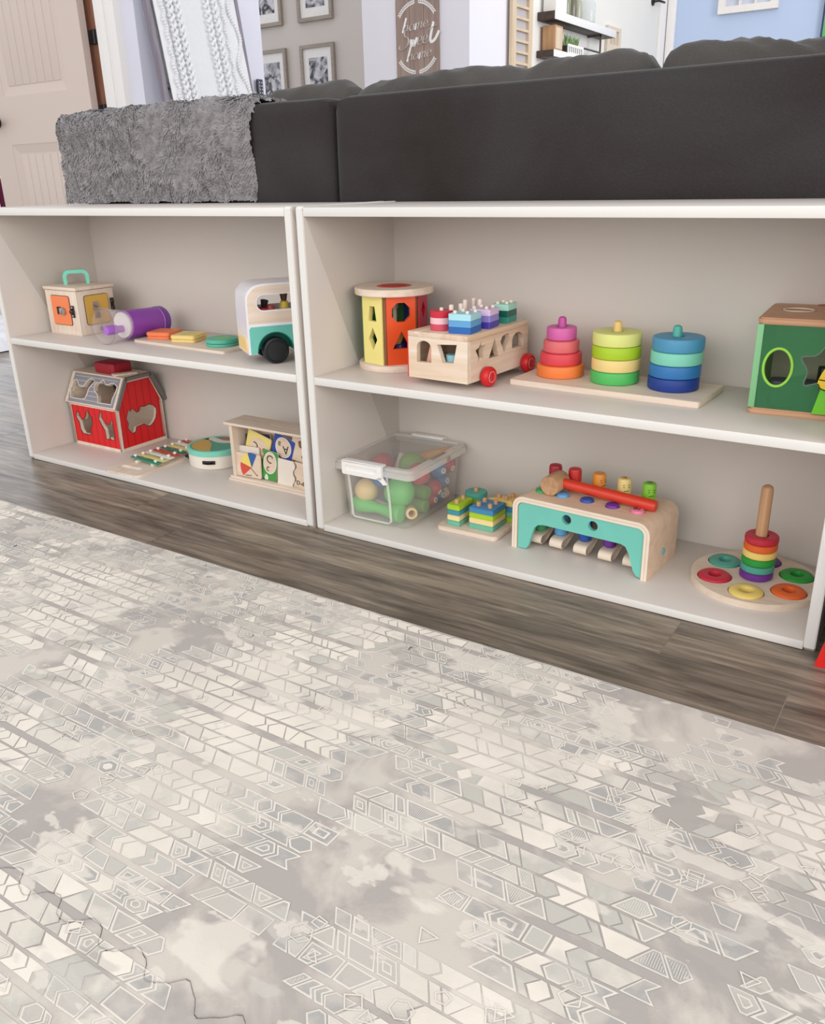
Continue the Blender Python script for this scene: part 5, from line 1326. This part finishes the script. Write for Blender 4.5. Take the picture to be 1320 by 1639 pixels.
LET = {'h': [[(.00, .0), (.05, .5), (.10, 1.0)], [(.03, .2), (.16, .45), (.25, .40), (.24, .10), (.33, .04)]],
       'o': [[(.22, .40), (.08, .42), (.0, .2), (.08, .02), (.22, .1), (.25, .3), (.17, .43)]],
       'm': [[(.0, 0), (.04, .43)], [(.02, .22), (.12, .44), (.18, .36), (.17, 0)], [(.18, .24), (.28, .44), (.34, .36), (.33, .06), (.42, .04)]],
       'e': [[(.0, .18), (.20, .26), (.18, .42), (.05, .40), (.0, .15), (.12, .0), (.30, .10)]],
       'S': [[(.46, .86), (.34, 1.02), (.14, .92), (.14, .68), (.36, .48), (.36, .16), (.12, -.04), (-.10, .04), (-.08, .20)]],
       'w': [[(.0, .42), (.05, .05), (.15, .32), (.20, .04), (.33, .44)]],
       't': [[(.16, 1.05), (.08, .30), (.14, .02), (.34, .10), (.52, .50)], [(-.06, .68), (.34, .84)]]}
def script(bm, word, x, z, size, sz, slant=.12, rise=.10):
    adv = {'h': .36, 'o': .32, 'm': .46, 'e': .30, 'S': .50, 'w': .40, 't': .4}
    for ch in word:
        for st_ in LET[ch]:
            pts = [(x + size * (px + slant * py), -.0150, z + sz * py + size * rise * px) for px, py in smooth_path(st_, 5)]
            tube(bm, pts, sz * .085, 6, rz=.0012)
        x += size * adv[ch]; z += size * adv[ch] * rise
bm = BM()
script(bm, 'home', -.100, .325, .128, .075); script(bm, 'Sweet', -.112, .240, .128, .098); script(bm, 'home', -.072, .172, .122, .075)
part('lettering', bm, P('sign_white', '#efeeec', .6), r)
for top_ in (1, 0):
    zc = .331 if top_ else .258; R2 = .147
    for sgn in (-1, 1):
        bm = BM()
        for k in range(11):
            a = rad(90 - sgn * (4 + 4.8 * k)) if top_ else rad(-90 + sgn * (4 + 4.8 * k))
            px, pz = R2 * cos(a) * 1.0, zc + R2 * sin(a)
            for s2 in (-1, 1):
                a2 = a + (PI / 2 + .6 * s2) * (-sgn if top_ else sgn)
                prism(bm, [(px, pz), (px + .012 * cos(a2 - .35), pz + .012 * sin(a2 - .35)), (px + .020 * cos(a2), pz + .020 * sin(a2)), (px + .012 * cos(a2 + .35), pz + .012 * sin(a2 + .35))], -.0152, -.0140, 'xz')
        part('leaf_sprig', bm, MATS['sign_white'], r)
# ---- slatted wooden panel on the shelf wall
XW = -1.685
r = root('window_pane_decor', 'tall light wood window-pane panel on the off-white wall near the corner', 'wall decor', XW + .002, 4.20, .9)
LWD = wood('light_panel_wood', '#dcc8ae', '#c9b294', 'Z', .4)
bm = BM(); prism(bm, [(-.14, 0), (.14, 0), (.14, 1.1), (-.14, 1.1)], 0, .022, 'yz', [[(-.085, .03 + .062 * k), (.085, .03 + .062 * k), (.085, .078 + .062 * k), (-.085, .078 + .062 * k)] for k in range(16)]); part('frame', bm, LWD, r)
bm = BM(); box(bm, 0, .004, -.085, .085, .03, 1.03); part('backing', bm, P('panel_grey', '#b9b4b6', .5), r)
# ---- floating shelves
def fshelf(label, z0, z1):
    q = root('floating_shelf', label, 'wall shelf', XW + .001, 4.96, z0)
    bm = BM(); box(bm, 0, .120, -.507, .56, 0, z1 - z0, .002); part('board', bm, wood('dark_shelf_wood', '#4a3a34', '#33271f', 'Y', .4), q)
    bm = BM(); box(bm, .1202, .124, -.507, .56, .0, z1 - z0, .001); part('white_edge', bm, P('shelf_face', '#e8e6e6', .4), q)
fshelf('upper dark floating shelf with pale front edge, carrying bottles', 1.562, 1.610)
fshelf('lower dark floating shelf with pale front edge, just above the sofa', 1.352, 1.392)
r = root('box_sign', 'small light wood block sign standing on the lower floating shelf', 'box sign', XW + .062, 4.56, 1.3925)
bm = BM(); box(bm, -.045, .045, -.060, .060, 0, .145, .002); part('block', bm, wood('block_sign_wood', '#c49a70', '#a97f58', 'Z', .5), r)
bm = BM(); prism(bm, rrect(-.050, .050, .012, .133, .004), .0452, .0462, 'yz'); 
for k in range(4): box(bm, .0460, .0468, -.034, .034, .030 + k * .026, .036 + k * .026)
part('panel', bm, LWD, r)
r = root('planter_box', 'white slatted planter with green sprigs on the lower floating shelf', 'planter', XW + .062, 4.86, 1.3925)
bm = BM(); prism(bm, [(-.13, 0), (.13, 0), (.13, .060), (-.13, .060)], .030, .038, 'yz', [[(-.115 + .034 * k, .012), (-.095 + .034 * k, .012), (-.095 + .034 * k, .046), (-.115 + .034 * k, .046)] for k in range(7)]); box(bm, -.034, .030, -.128, .128, 0, .006); part('crate', bm, WHITE2, r)
bm = BM(); box(bm, -.030, .0285, -.124, .124, .0062, .052); part('soil_liner', bm, P('liner_dark', '#40413c', .8), r)
bm = BM(); rng = random.Random(8)
for _ in range(90):
    y = rng.uniform(-.11, .11); z = .05; hgt = rng.uniform(.03, .085); dx = rng.uniform(-.02, .02); dy = rng.uniform(-.03, .03)
    prism(bm, [(-.003, 0), (.003, 0), (.005, hgt * .6), (0, hgt), (-.005, hgt * .6)], 0, .0008, lambda u, v, q: (dx * v / .08 + q, y + u + dy * v / .08, z + v))
part('sprig', bm, P('sprig_green', '#7f9a5c', .6, .25, 40), r)
r = root('shelf_bracket', 'dark thin bracket rod at the far end of the lower floating shelf', 'bracket', XW + .002, 5.25, 1.3925)
bm = BM(); box(bm, .095, .105, .03, .04, 0, .168); box(bm, .0, .105, .03, .04, .158, .168); tube(bm, [(.10, .035, .055), (.10, -.25, .055)], .006); part('rod', bm, P('bracket_dark', '#5a4c46', .5), r)
r = root('white_canister', 'white square canister at the near end of the upper floating shelf', 'canister', XW + .062, 4.585, 1.6105)
bm = BM(); box(bm, -.045, .045, -.085, .085, 0, .16, .004); part('body', bm, WHITE2, r)
for k, (y, c, lb) in enumerate(((4.74, '#8a8f72', 'olive glass bottle nearest the white canister on the upper shelf'), (4.84, '#6d6a58', 'brown-grey bottle in the middle of the upper shelf'), (4.93, '#a9a894', 'pale sage bottle beside the clear glass bottle'))):
    bm = BM(); lathe(bm, [(0, 0), (.034, 0), (.037, .01), (.037, .11), (.015, .15), (.013, .20), (.017, .205), (0, .205)], seg=24)
    single('bottle', lb, 'bottle', bm, P('bottle_%d' % k, c, .25), (XW + .062, y, 1.6105))
bm = BM(); lathe(bm, [(0, 0), (.050, 0), (.054, .01), (.054, .12), (.018, .19), (.016, .26), (.021, .265), (.018, .262), (.014, .25), (.016, .19), (.051, .118), (.051, .012), (0, .004)], seg=28)
single('glass_bottle', 'large clear glass bottle on the upper floating shelf', 'bottle', bm, clear('bottle_glass', '#dfe6e6', .22, .1), (XW + .064, 5.12, 1.6105))
r = root('wall_letter_art', 'tall whitewashed wood letter frame past the end of the floating shelves', 'wall decor', XW + .002, 5.76, 1.25)
bm = BM(); prism(bm, [(-.14, 0), (.14, 0), (.14, .42), (-.14, .42)], 0, .02, 'yz', [[(-.09 + .065 * k, .05 + .125 * j), (-.04 + .065 * k, .05 + .125 * j), (-.04 + .065 * k, .145 + .125 * j), (-.09 + .065 * k, .145 + .125 * j)] for k in range(3) for j in range(3) if (k + j) % 2 == 0 or k == 1]); part('frame', bm, P('whitewash', '#d9cbb8', .7), r)
# ---- white window-pane frame on the blue wall
r = root('hanging_frame', 'white distressed window-pane frame hanging on the light blue wall', 'wall decor', -.995, 6.968, 1.845)
bm = BM(); w_ = .235; prism(bm, [(-w_, 0), (w_, 0), (w_, .6), (-w_, .6)], -.05, 0, 'xz', [[(-w_ + .055 + .123 * k, .05), (-w_ + .165 + .123 * k, .05), (-w_ + .165 + .123 * k, .55), (-w_ + .055 + .123 * k, .55)] for k in range(3)]); part('frame', bm, P('distressed_white', '#ece8e4', .7, .06, 20), r)
bm = BM(); box(bm, -w_ + .04, w_ - .04, -.012, -.004, .04, .56); part('backing', bm, P('pane_pale', '#c9cede', .5), r)
# ---- green-edged screen at the far right
r = root('wall_screen', 'flat screen showing green inside a dark blue bezel on the blue wall', 'screen', -.12, 6.968, 1.64)
bm = BM(); box(bm, -.295, .6, -.05, -.005, -.05, .8, .004); part('bezel', bm, P('bezel_blue', '#23406e', .4), r)
m, nt, b = new_mat('green_screen'); b.inputs['Base Color'].default_value = lin('#3f9a4f'); b.inputs['Emission Color'].default_value = lin('#5fc06a'); b.inputs['Emission Strength'].default_value = .25
bm = BM(); box(bm, -.280, .585, -.0515, -.0505, -.035, .785); part('display', bm, m, r)
# ---- crumpled white throw rug near the doorway
bm = BM(); nx, ny = 40, 30; vv = [[bm.verts.new((-3.5 + 1.12 * i / nx, .72 + .62 * j / ny, .03 + .035 * noise.noise(Vector((i * .35, j * .4, 3))) + .02 * noise.noise(Vector((i * .9, j * .9, 7))))) for j in range(ny + 1)] for i in range(nx + 1)]
for i in range(nx + 1):
    for j in (0, ny): vv[i][j].co.z = .004
for j in range(ny + 1):
    for i in (0, nx): vv[i][j].co.z = .004
for i in range(nx):
    for j in range(ny): bm.faces.new((vv[i][j], vv[i + 1][j], vv[i + 1][j + 1], vv[i][j + 1]))
single('white_blanket', 'crumpled white blanket on the floor left of the bookcases', 'blanket', bm, P('white_fleece', '#e9e9ef', .9, .04, 30), smooth=90)

# ================================================================== printed play mat
YE = -.2375; XS = -.861; MZ = .0120
def seam_y(x):
    """wavy jigsaw joint between two rows of mat tiles"""
    return XS + .0095 * sin(x * 2 * PI / .060) + .0015 * sin(x * 2 * PI / .021)
def mat_materials():
    def cloud(name, c1, c2, lo, hi, scale, wash=.8, rough=.7, emboss=.18):
        """printed foam: tone c1..c2, with a watercolour wash shared by every printed colour"""
        m, nt, b = new_mat(name); L = nt.links.new
        tc = N(nt, 'ShaderNodeTexCoord')
        n = N(nt, 'ShaderNodeTexNoise', Scale=scale, Detail=5.0, Roughness=.55, Distortion=.4); L(tc.outputs['Object'], n.inputs['Vector'])
        cr = N(nt, 'ShaderNodeValToRGB'); e = cr.color_ramp.elements; e[0].position = lo; e[0].color = lin(c1); e[1].position = hi; e[1].color = lin(c2)
        L(n.outputs[0], cr.inputs[0])
        last = cr.outputs[0]
        for seed, sc_, a, b_, col_, wt in ((9.3, 9.0, .60, .625, '#aaa49f', wash * .75), (2.2, 11.0, .62, .65, '#c9c5bd', wash * .8), (0, 9.5, .605, .635, '#e6ded2', wash * .85), (4.1, 21.0, .63, .655, '#e2dacf', wash * .8)):
            mp = N(nt, 'ShaderNodeMapping'); mp.inputs['Location'].default_value = (seed, seed * .7, 0); mp.inputs['Scale'].default_value = (.8, 1.35, 1)
            L(tc.outputs['Object'], mp.inputs[0])
            w_ = N(nt, 'ShaderNodeTexNoise', Scale=sc_, Detail=4.0, Roughness=.5, Distortion=.35); L(mp.outputs[0], w_.inputs['Vector'])
            k = N(nt, 'ShaderNodeMapRange'); k.inputs[1].default_value = a; k.inputs[2].default_value = b_; k.inputs[4].default_value = wt; L(w_.outputs[0], k.inputs[0])
            mx = N(nt, 'ShaderNodeMixRGB'); L(k.outputs[0], mx.inputs[0]); L(last, mx.inputs[1]); mx.inputs[2].default_value = lin(col_); last = mx.outputs[0]
        L(last, b.inputs['Base Color']); b.inputs['Roughness'].default_value = rough; b.inputs['Specular IOR Level'].default_value = .3
        v = N(nt, 'ShaderNodeTexVoronoi', Scale=330.0, feature='DISTANCE_TO_EDGE'); L(tc.outputs['Object'], v.inputs['Vector'])
        bp = N(nt, 'ShaderNodeBump', Strength=emboss, Distance=.0008); L(v.outputs['Distance'], bp.inputs['Height']); L(bp.outputs[0], b.inputs['Normal'])
        return m
    return [cloud('mat_ground', '#b0a9a3', '#cfc7bd', .44, .56, 9, .85), cloud('mat_outline', '#dad5cc', '#ece6dc', .3, .7, 4, .5),
            cloud('mat_grey_fill', '#aeaba7', '#c4beb6', .45, .55, 14), cloud('mat_cream_fill', '#d9d1c6', '#ebe3d7', .38, .60, 7, .5),
            cloud('mat_sage_fill', '#c3c0b7', '#d9d2c7', .45, .55, 12), cloud('mat_cloud_cream', '#ddd5c9', '#eae2d6', .4, .6, 8)]
MM = mat_materials()
def inset(pts, d):
    n = len(pts); out = []
    a_ = sum(pts[i][0] * pts[(i + 1) % n][1] - pts[(i + 1) % n][0] * pts[i][1] for i in range(n)); s = 1 if a_ > 0 else -1
    for i in range(n):
        p0, p1, p2 = Vector(pts[i - 1]), Vector(pts[i]), Vector(pts[(i + 1) % n])
        d1, d2 = (p1 - p0).normalized(), (p2 - p1).normalized()
        n1 = Vector((-d1.y, d1.x)) * s; n2 = Vector((-d2.y, d2.x)) * s
        b = n1 + n2; l = b.length_squared
        if l < .5: b = b.normalized() * 1.3
        else: b = b * (2 / l)
        q = p1 + b * d; out.append((q.x, q.y))
    return out
def mat_tiles():
    rng = random.Random(21)
    tiles = {0: ([], [], []), 1: ([], [], [])}        # 0 = by the bookcases, 1 = nearer the viewer
    def add(ti, pts3, faces, mi):
        V_, F_, I_ = tiles[ti]; b = len(V_); V_ += pts3
        for f_ in faces: F_.append(tuple(b + i for i in f_)); I_.append(mi)
    # bodies: strips cut along the seam
    X0, X1 = -1.55, 1.55; step = .005; n = int((X1 - X0) / step)
    for ti in (0, 1):
        for k in range(n):
            xa, xb = X0 + step * k, X0 + step * (k + 1)
            ya, yb_ = (seam_y(xa) + .0005, seam_y(xb) + .0005) if ti == 0 else (seam_y(xa) - .0005, seam_y(xb) - .0005)
            far = YE if ti == 0 else -1.42
            if ti == 0:
                add(0, [(xa, ya, MZ), (xb, yb_, MZ), (xb, far, MZ), (xa, far, MZ)], [(0, 1, 2, 3)], 0)
                add(0, [(xa, far, MZ), (xb, far, MZ), (xb, far, .0003), (xa, far, .0003)], [(0, 1, 2, 3)], 5)
                add(0, [(xb, yb_, MZ), (xa, ya, MZ), (xa, ya, .0003), (xb, yb_, .0003)], [(0, 1, 2, 3)], 0)
            else:
                add(1, [(xa, far, MZ), (xb, far, MZ), (xb, yb_, MZ), (xa, ya, MZ)], [(0, 1, 2, 3)], 0)
                add(1, [(xa, ya, MZ), (xb, yb_, MZ), (xb, yb_, .0003), (xa, ya, .0003)], [(0, 1, 2, 3)], 0)
    # printed bands and motifs
    y = YE - .004; row = 0
    jig = [0]
    def emit(poly, z, mi, holes=None):
        jig[0] += 1; z += (jig[0] % 11) * .000018
        cxm_ = sum(p[0] for p in poly) / len(poly); cym_ = sum(p[1] for p in poly) / len(poly)
        ti = 0 if cym_ > seam_y(cxm_) else 1
        if ti == 0 and max(p[1] for p in poly) > YE - .0005: poly = [(a, min(b, YE - .0005)) for a, b in poly]
        loops = [poly] + ([holes] if holes else [])
        tris = tessellate_polygon([[Vector((p[0], p[1], 0)) for p in l] for l in loops])
        flat = [p for l in loops for p in l]
        fs = []
        for t3 in tris:
            a, b, c = (flat[i] for i in t3)
            ar = (b[0] - a[0]) * (c[1] - a[1]) - (c[0] - a[0]) * (b[1] - a[1])
            if abs(ar) < 1e-12: continue
            fs.append(t3 if ar > 0 else (t3[0], t3[2], t3[1]))
        add(ti, [(p[0], p[1], z) for p in flat], fs, mi)
    z1, z2, z3 = MZ + .00025, MZ + .0005, MZ + .0007
    def side_profile(kind, h):
        """x offsets of a cell boundary at heights 0, h/2, h"""
        a = h * .42
        return {'|': ((0, 0), (0, h)), '/': ((-a * .8, 0), (a * .8, h)), '\\': ((a * .8, 0), (-a * .8, h)), '<': ((a * .5, 0), (-a * .5, h / 2), (a * .5, h)), '>': ((-a * .5, 0), (a * .5, h / 2), (-a * .5, h))}[kind]
    def hatch(ip, pitch, ang_up):
        xs_ = [p[0] for p in ip]; t_ = min(xs_) + pitch * .6
        while t_ < max(xs_):
            ys2 = []
            for i in range(len(ip)):
                (ax, ay), (bx, by) = ip[i - 1], ip[i]
                if (ax - t_) * (bx - t_) < 0: ys2.append(ay + (by - ay) * (t_ - ax) / (bx - ax))
            ys2.sort()
            for a, b in zip(ys2[::2], ys2[1::2]):
                if b - a > .001: emit([(t_, a), (t_ + .0006, a), (t_ + .0006, b), (t_, b)], z3, 1)
            t_ += pitch
    band = 0
    while y > -1.36:
        h = rng.choice((.018, .0205, .023))
        x = -1.5 - rng.random() * .03
        left = '|'
        tribal = rng.random()
        while x < 1.5:
            w = h * rng.choice((.62, .85, 1.0, 1.15, 1.5))
            right = rng.choice(('<', '>', '<', '>', '/', '\\', '|')) if tribal < .65 else rng.choice(('/', '\\', '/', '\\', '>'))
            lp = side_profile(left, h); rp = side_profile(right, h)
            def at_(pf, t):
                for (a0, b0), (a1, b1) in zip(pf, pf[1:]):
                    if b0 <= t <= b1 + 1e-9: return a0 + (a1 - a0) * (t - b0) / (b1 - b0)
            w = max(w, h * .22 - min(at_(rp, h * q) - at_(lp, h * q) for q in (0, .25, .5, .75, 1)))
            cell = [(x + w + a, y - h + b) for a, b in rp] + [(x + a, y - h + b) for a, b in reversed(lp)]
            pts = inset(cell, .0008)
            pts = [(a + rng.uniform(-.0006, .0006), b + rng.uniform(-.0006, .0006)) for a, b in pts]
            sty = noise.noise(Vector((x * 6.0, y * 8.0, 7.7))) + .45 * noise.noise(Vector((x * 17, y * 20, 1.2))) + rng.uniform(-.10, .10)
            fade = noise.noise(Vector((x * 9 + 3, y * 10, 4.4))) + rng.uniform(-.1, .1)
            if fade > -.60:
                if sty > .24: emit(pts, z1, 3)
                elif sty > .06: emit(pts, z1, 4 if rng.random() < .6 else 3)
                elif sty > -.40:
                    wd = rng.uniform(.0014, .0021)
                    emit(pts, z1, 1); ip = inset(pts, wd); emit(ip, z2, 2 if sty < -.08 else 4)
                    q_ = rng.random()
                    if q_ < .16: hatch(inset(pts, wd + .0012), .0022, 0)
                    elif q_ < .34 and w > h * .8:
                        c_ = (sum(p[0] for p in ip) / len(ip), sum(p[1] for p in ip) / len(ip))
                        k1 = [(c_[0] + (a - c_[0]) * .58, c_[1] + (b - c_[1]) * .58) for a, b in ip]; k2 = [(c_[0] + (a - c_[0]) * .40, c_[1] + (b - c_[1]) * .40) for a, b in ip]
                        emit(k1, z3, 1); emit(k2, z3 + .0001, 2)
            x += w; left = right
        y -= h + (.0016 if band % 3 else rng.choice((.0055, .0075, .009))); band += 1
    # loose overprinted outlines, drifting across the rows
    for _ in range(900):
        px, py = rng.uniform(-.9, 1.25), rng.uniform(-1.25, -.26)
        if noise.noise(Vector((px * 5, py * 6, 2.2))) < .02: continue
        rr = rng.uniform(.008, .013); n_ = rng.choice((3, 4, 4, 5, 6)); a0 = rng.random() * 6.28
        poly = [(px + rr * cos(a0 + 2 * PI * k / n_), py + rr * .85 * sin(a0 + 2 * PI * k / n_)) for k in range(n_)]
        zz = z3 + .00012 + rng.random() * .00025
        hole = inset(poly, .0013)
        emit(poly, zz, 1, hole[::-1])
    out = []
    for ti, lb in ((0, 'grey and cream tribal-print foam mat tile lying beside the bookcases'), (1, 'grey and cream tribal-print foam mat tile nearest the viewer')):
        V_, F_, I_ = tiles[ti]; me = bpy.data.meshes.new('play_mat'); me.from_pydata(V_, [], F_); me.update()
        for m in MM: me.materials.append(m)
        me.polygons.foreach_set('material_index', I_)
        o = bpy.data.objects.new('play_mat', me); COL.objects.link(o); o['label'] = lb; o['category'] = 'play mat'; o['group'] = 'foam play mat tiles'; out.append(o)
    V_, F_ = [], []
    for k in range(n):
        xa, xb = -1.5 + .005 * k, -1.5 + .005 * (k + 1)
        if xb > 1.5: break
        b = len(V_); V_ += [(xa, seam_y(xa) - .0003, MZ + .0012), (xb, seam_y(xb) - .0003, MZ + .0012), (xb, seam_y(xb) + .0003, MZ + .0012), (xa, seam_y(xa) + .0003, MZ + .0012)]; F_.append((b, b + 1, b + 2, b + 3))
    me = bpy.data.meshes.new('joint_line'); me.from_pydata(V_, [], F_); me.materials.append(P('joint_grey', '#9c9690', .8)); me.update()
    o = bpy.data.objects.new('joint_line', me); COL.objects.link(o); o.parent = out[0]
mat_tiles()

# ================================================================== light and camera
w = bpy.data.worlds.new('daylight'); sc.world = w; w.use_nodes = True
bg = w.node_tree.nodes['Background']; bg.inputs[0].default_value = (.97, .975, 1.0, 1); bg.inputs[1].default_value = .92
def area(name, loc, target, sx, sy, power, col):
    l = bpy.data.lights.new(name, 'AREA'); l.shape = 'RECTANGLE'; l.size = sx; l.size_y = sy; l.energy = power; l.color = col
    o = bpy.data.objects.new(name, l); COL.objects.link(o); o.location = loc
    o.rotation_euler = (Vector(target) - Vector(loc)).to_track_quat('-Z', 'Y').to_euler(); return o
area('window_light_behind_viewer', (.5, -4.8, 2.1), (.1, .1, .3), 6.0, 2.4, 96, (1, .955, .90))
area('fill_light_right', (4.6, -2.2, 1.5), (.2, .1, .3), 2.2, 1.8, 60, (1, .95, .88))  # added warm fill for the inner side panels, no known window
area('window_light_left', (-5.7, 2.85, 1.35), (-1.2, .2, .2), 1.5, 1.5, 17, (.80, .87, 1))
area('living_room_window_light', (1.6, 4.6, 2.0), (-2.2, 3.4, 1.4), 1.6, 1.4, 60, (.95, .97, 1))

cam = bpy.data.cameras.new('camera'); co = bpy.data.objects.new('camera', cam); COL.objects.link(co)
co.location = (1.00719, -1.17354, .63989); co.rotation_euler = (1.1941, .02273, .57824)
cam.sensor_fit = 'VERTICAL'; cam.sensor_height = 24; cam.lens = 24 * 1348.74 / 1639
cam.clip_start = .02; cam.clip_end = 60
sc.camera = co
sc.view_settings.view_transform = 'Standard'; sc.view_settings.look = 'None'; sc.view_settings.gamma = 1; sc.view_settings.use_curve_mapping = False
sc.view_settings.exposure = 0.1
sc.cycles.max_bounces = 8; sc.cycles.transparent_max_bounces = 16
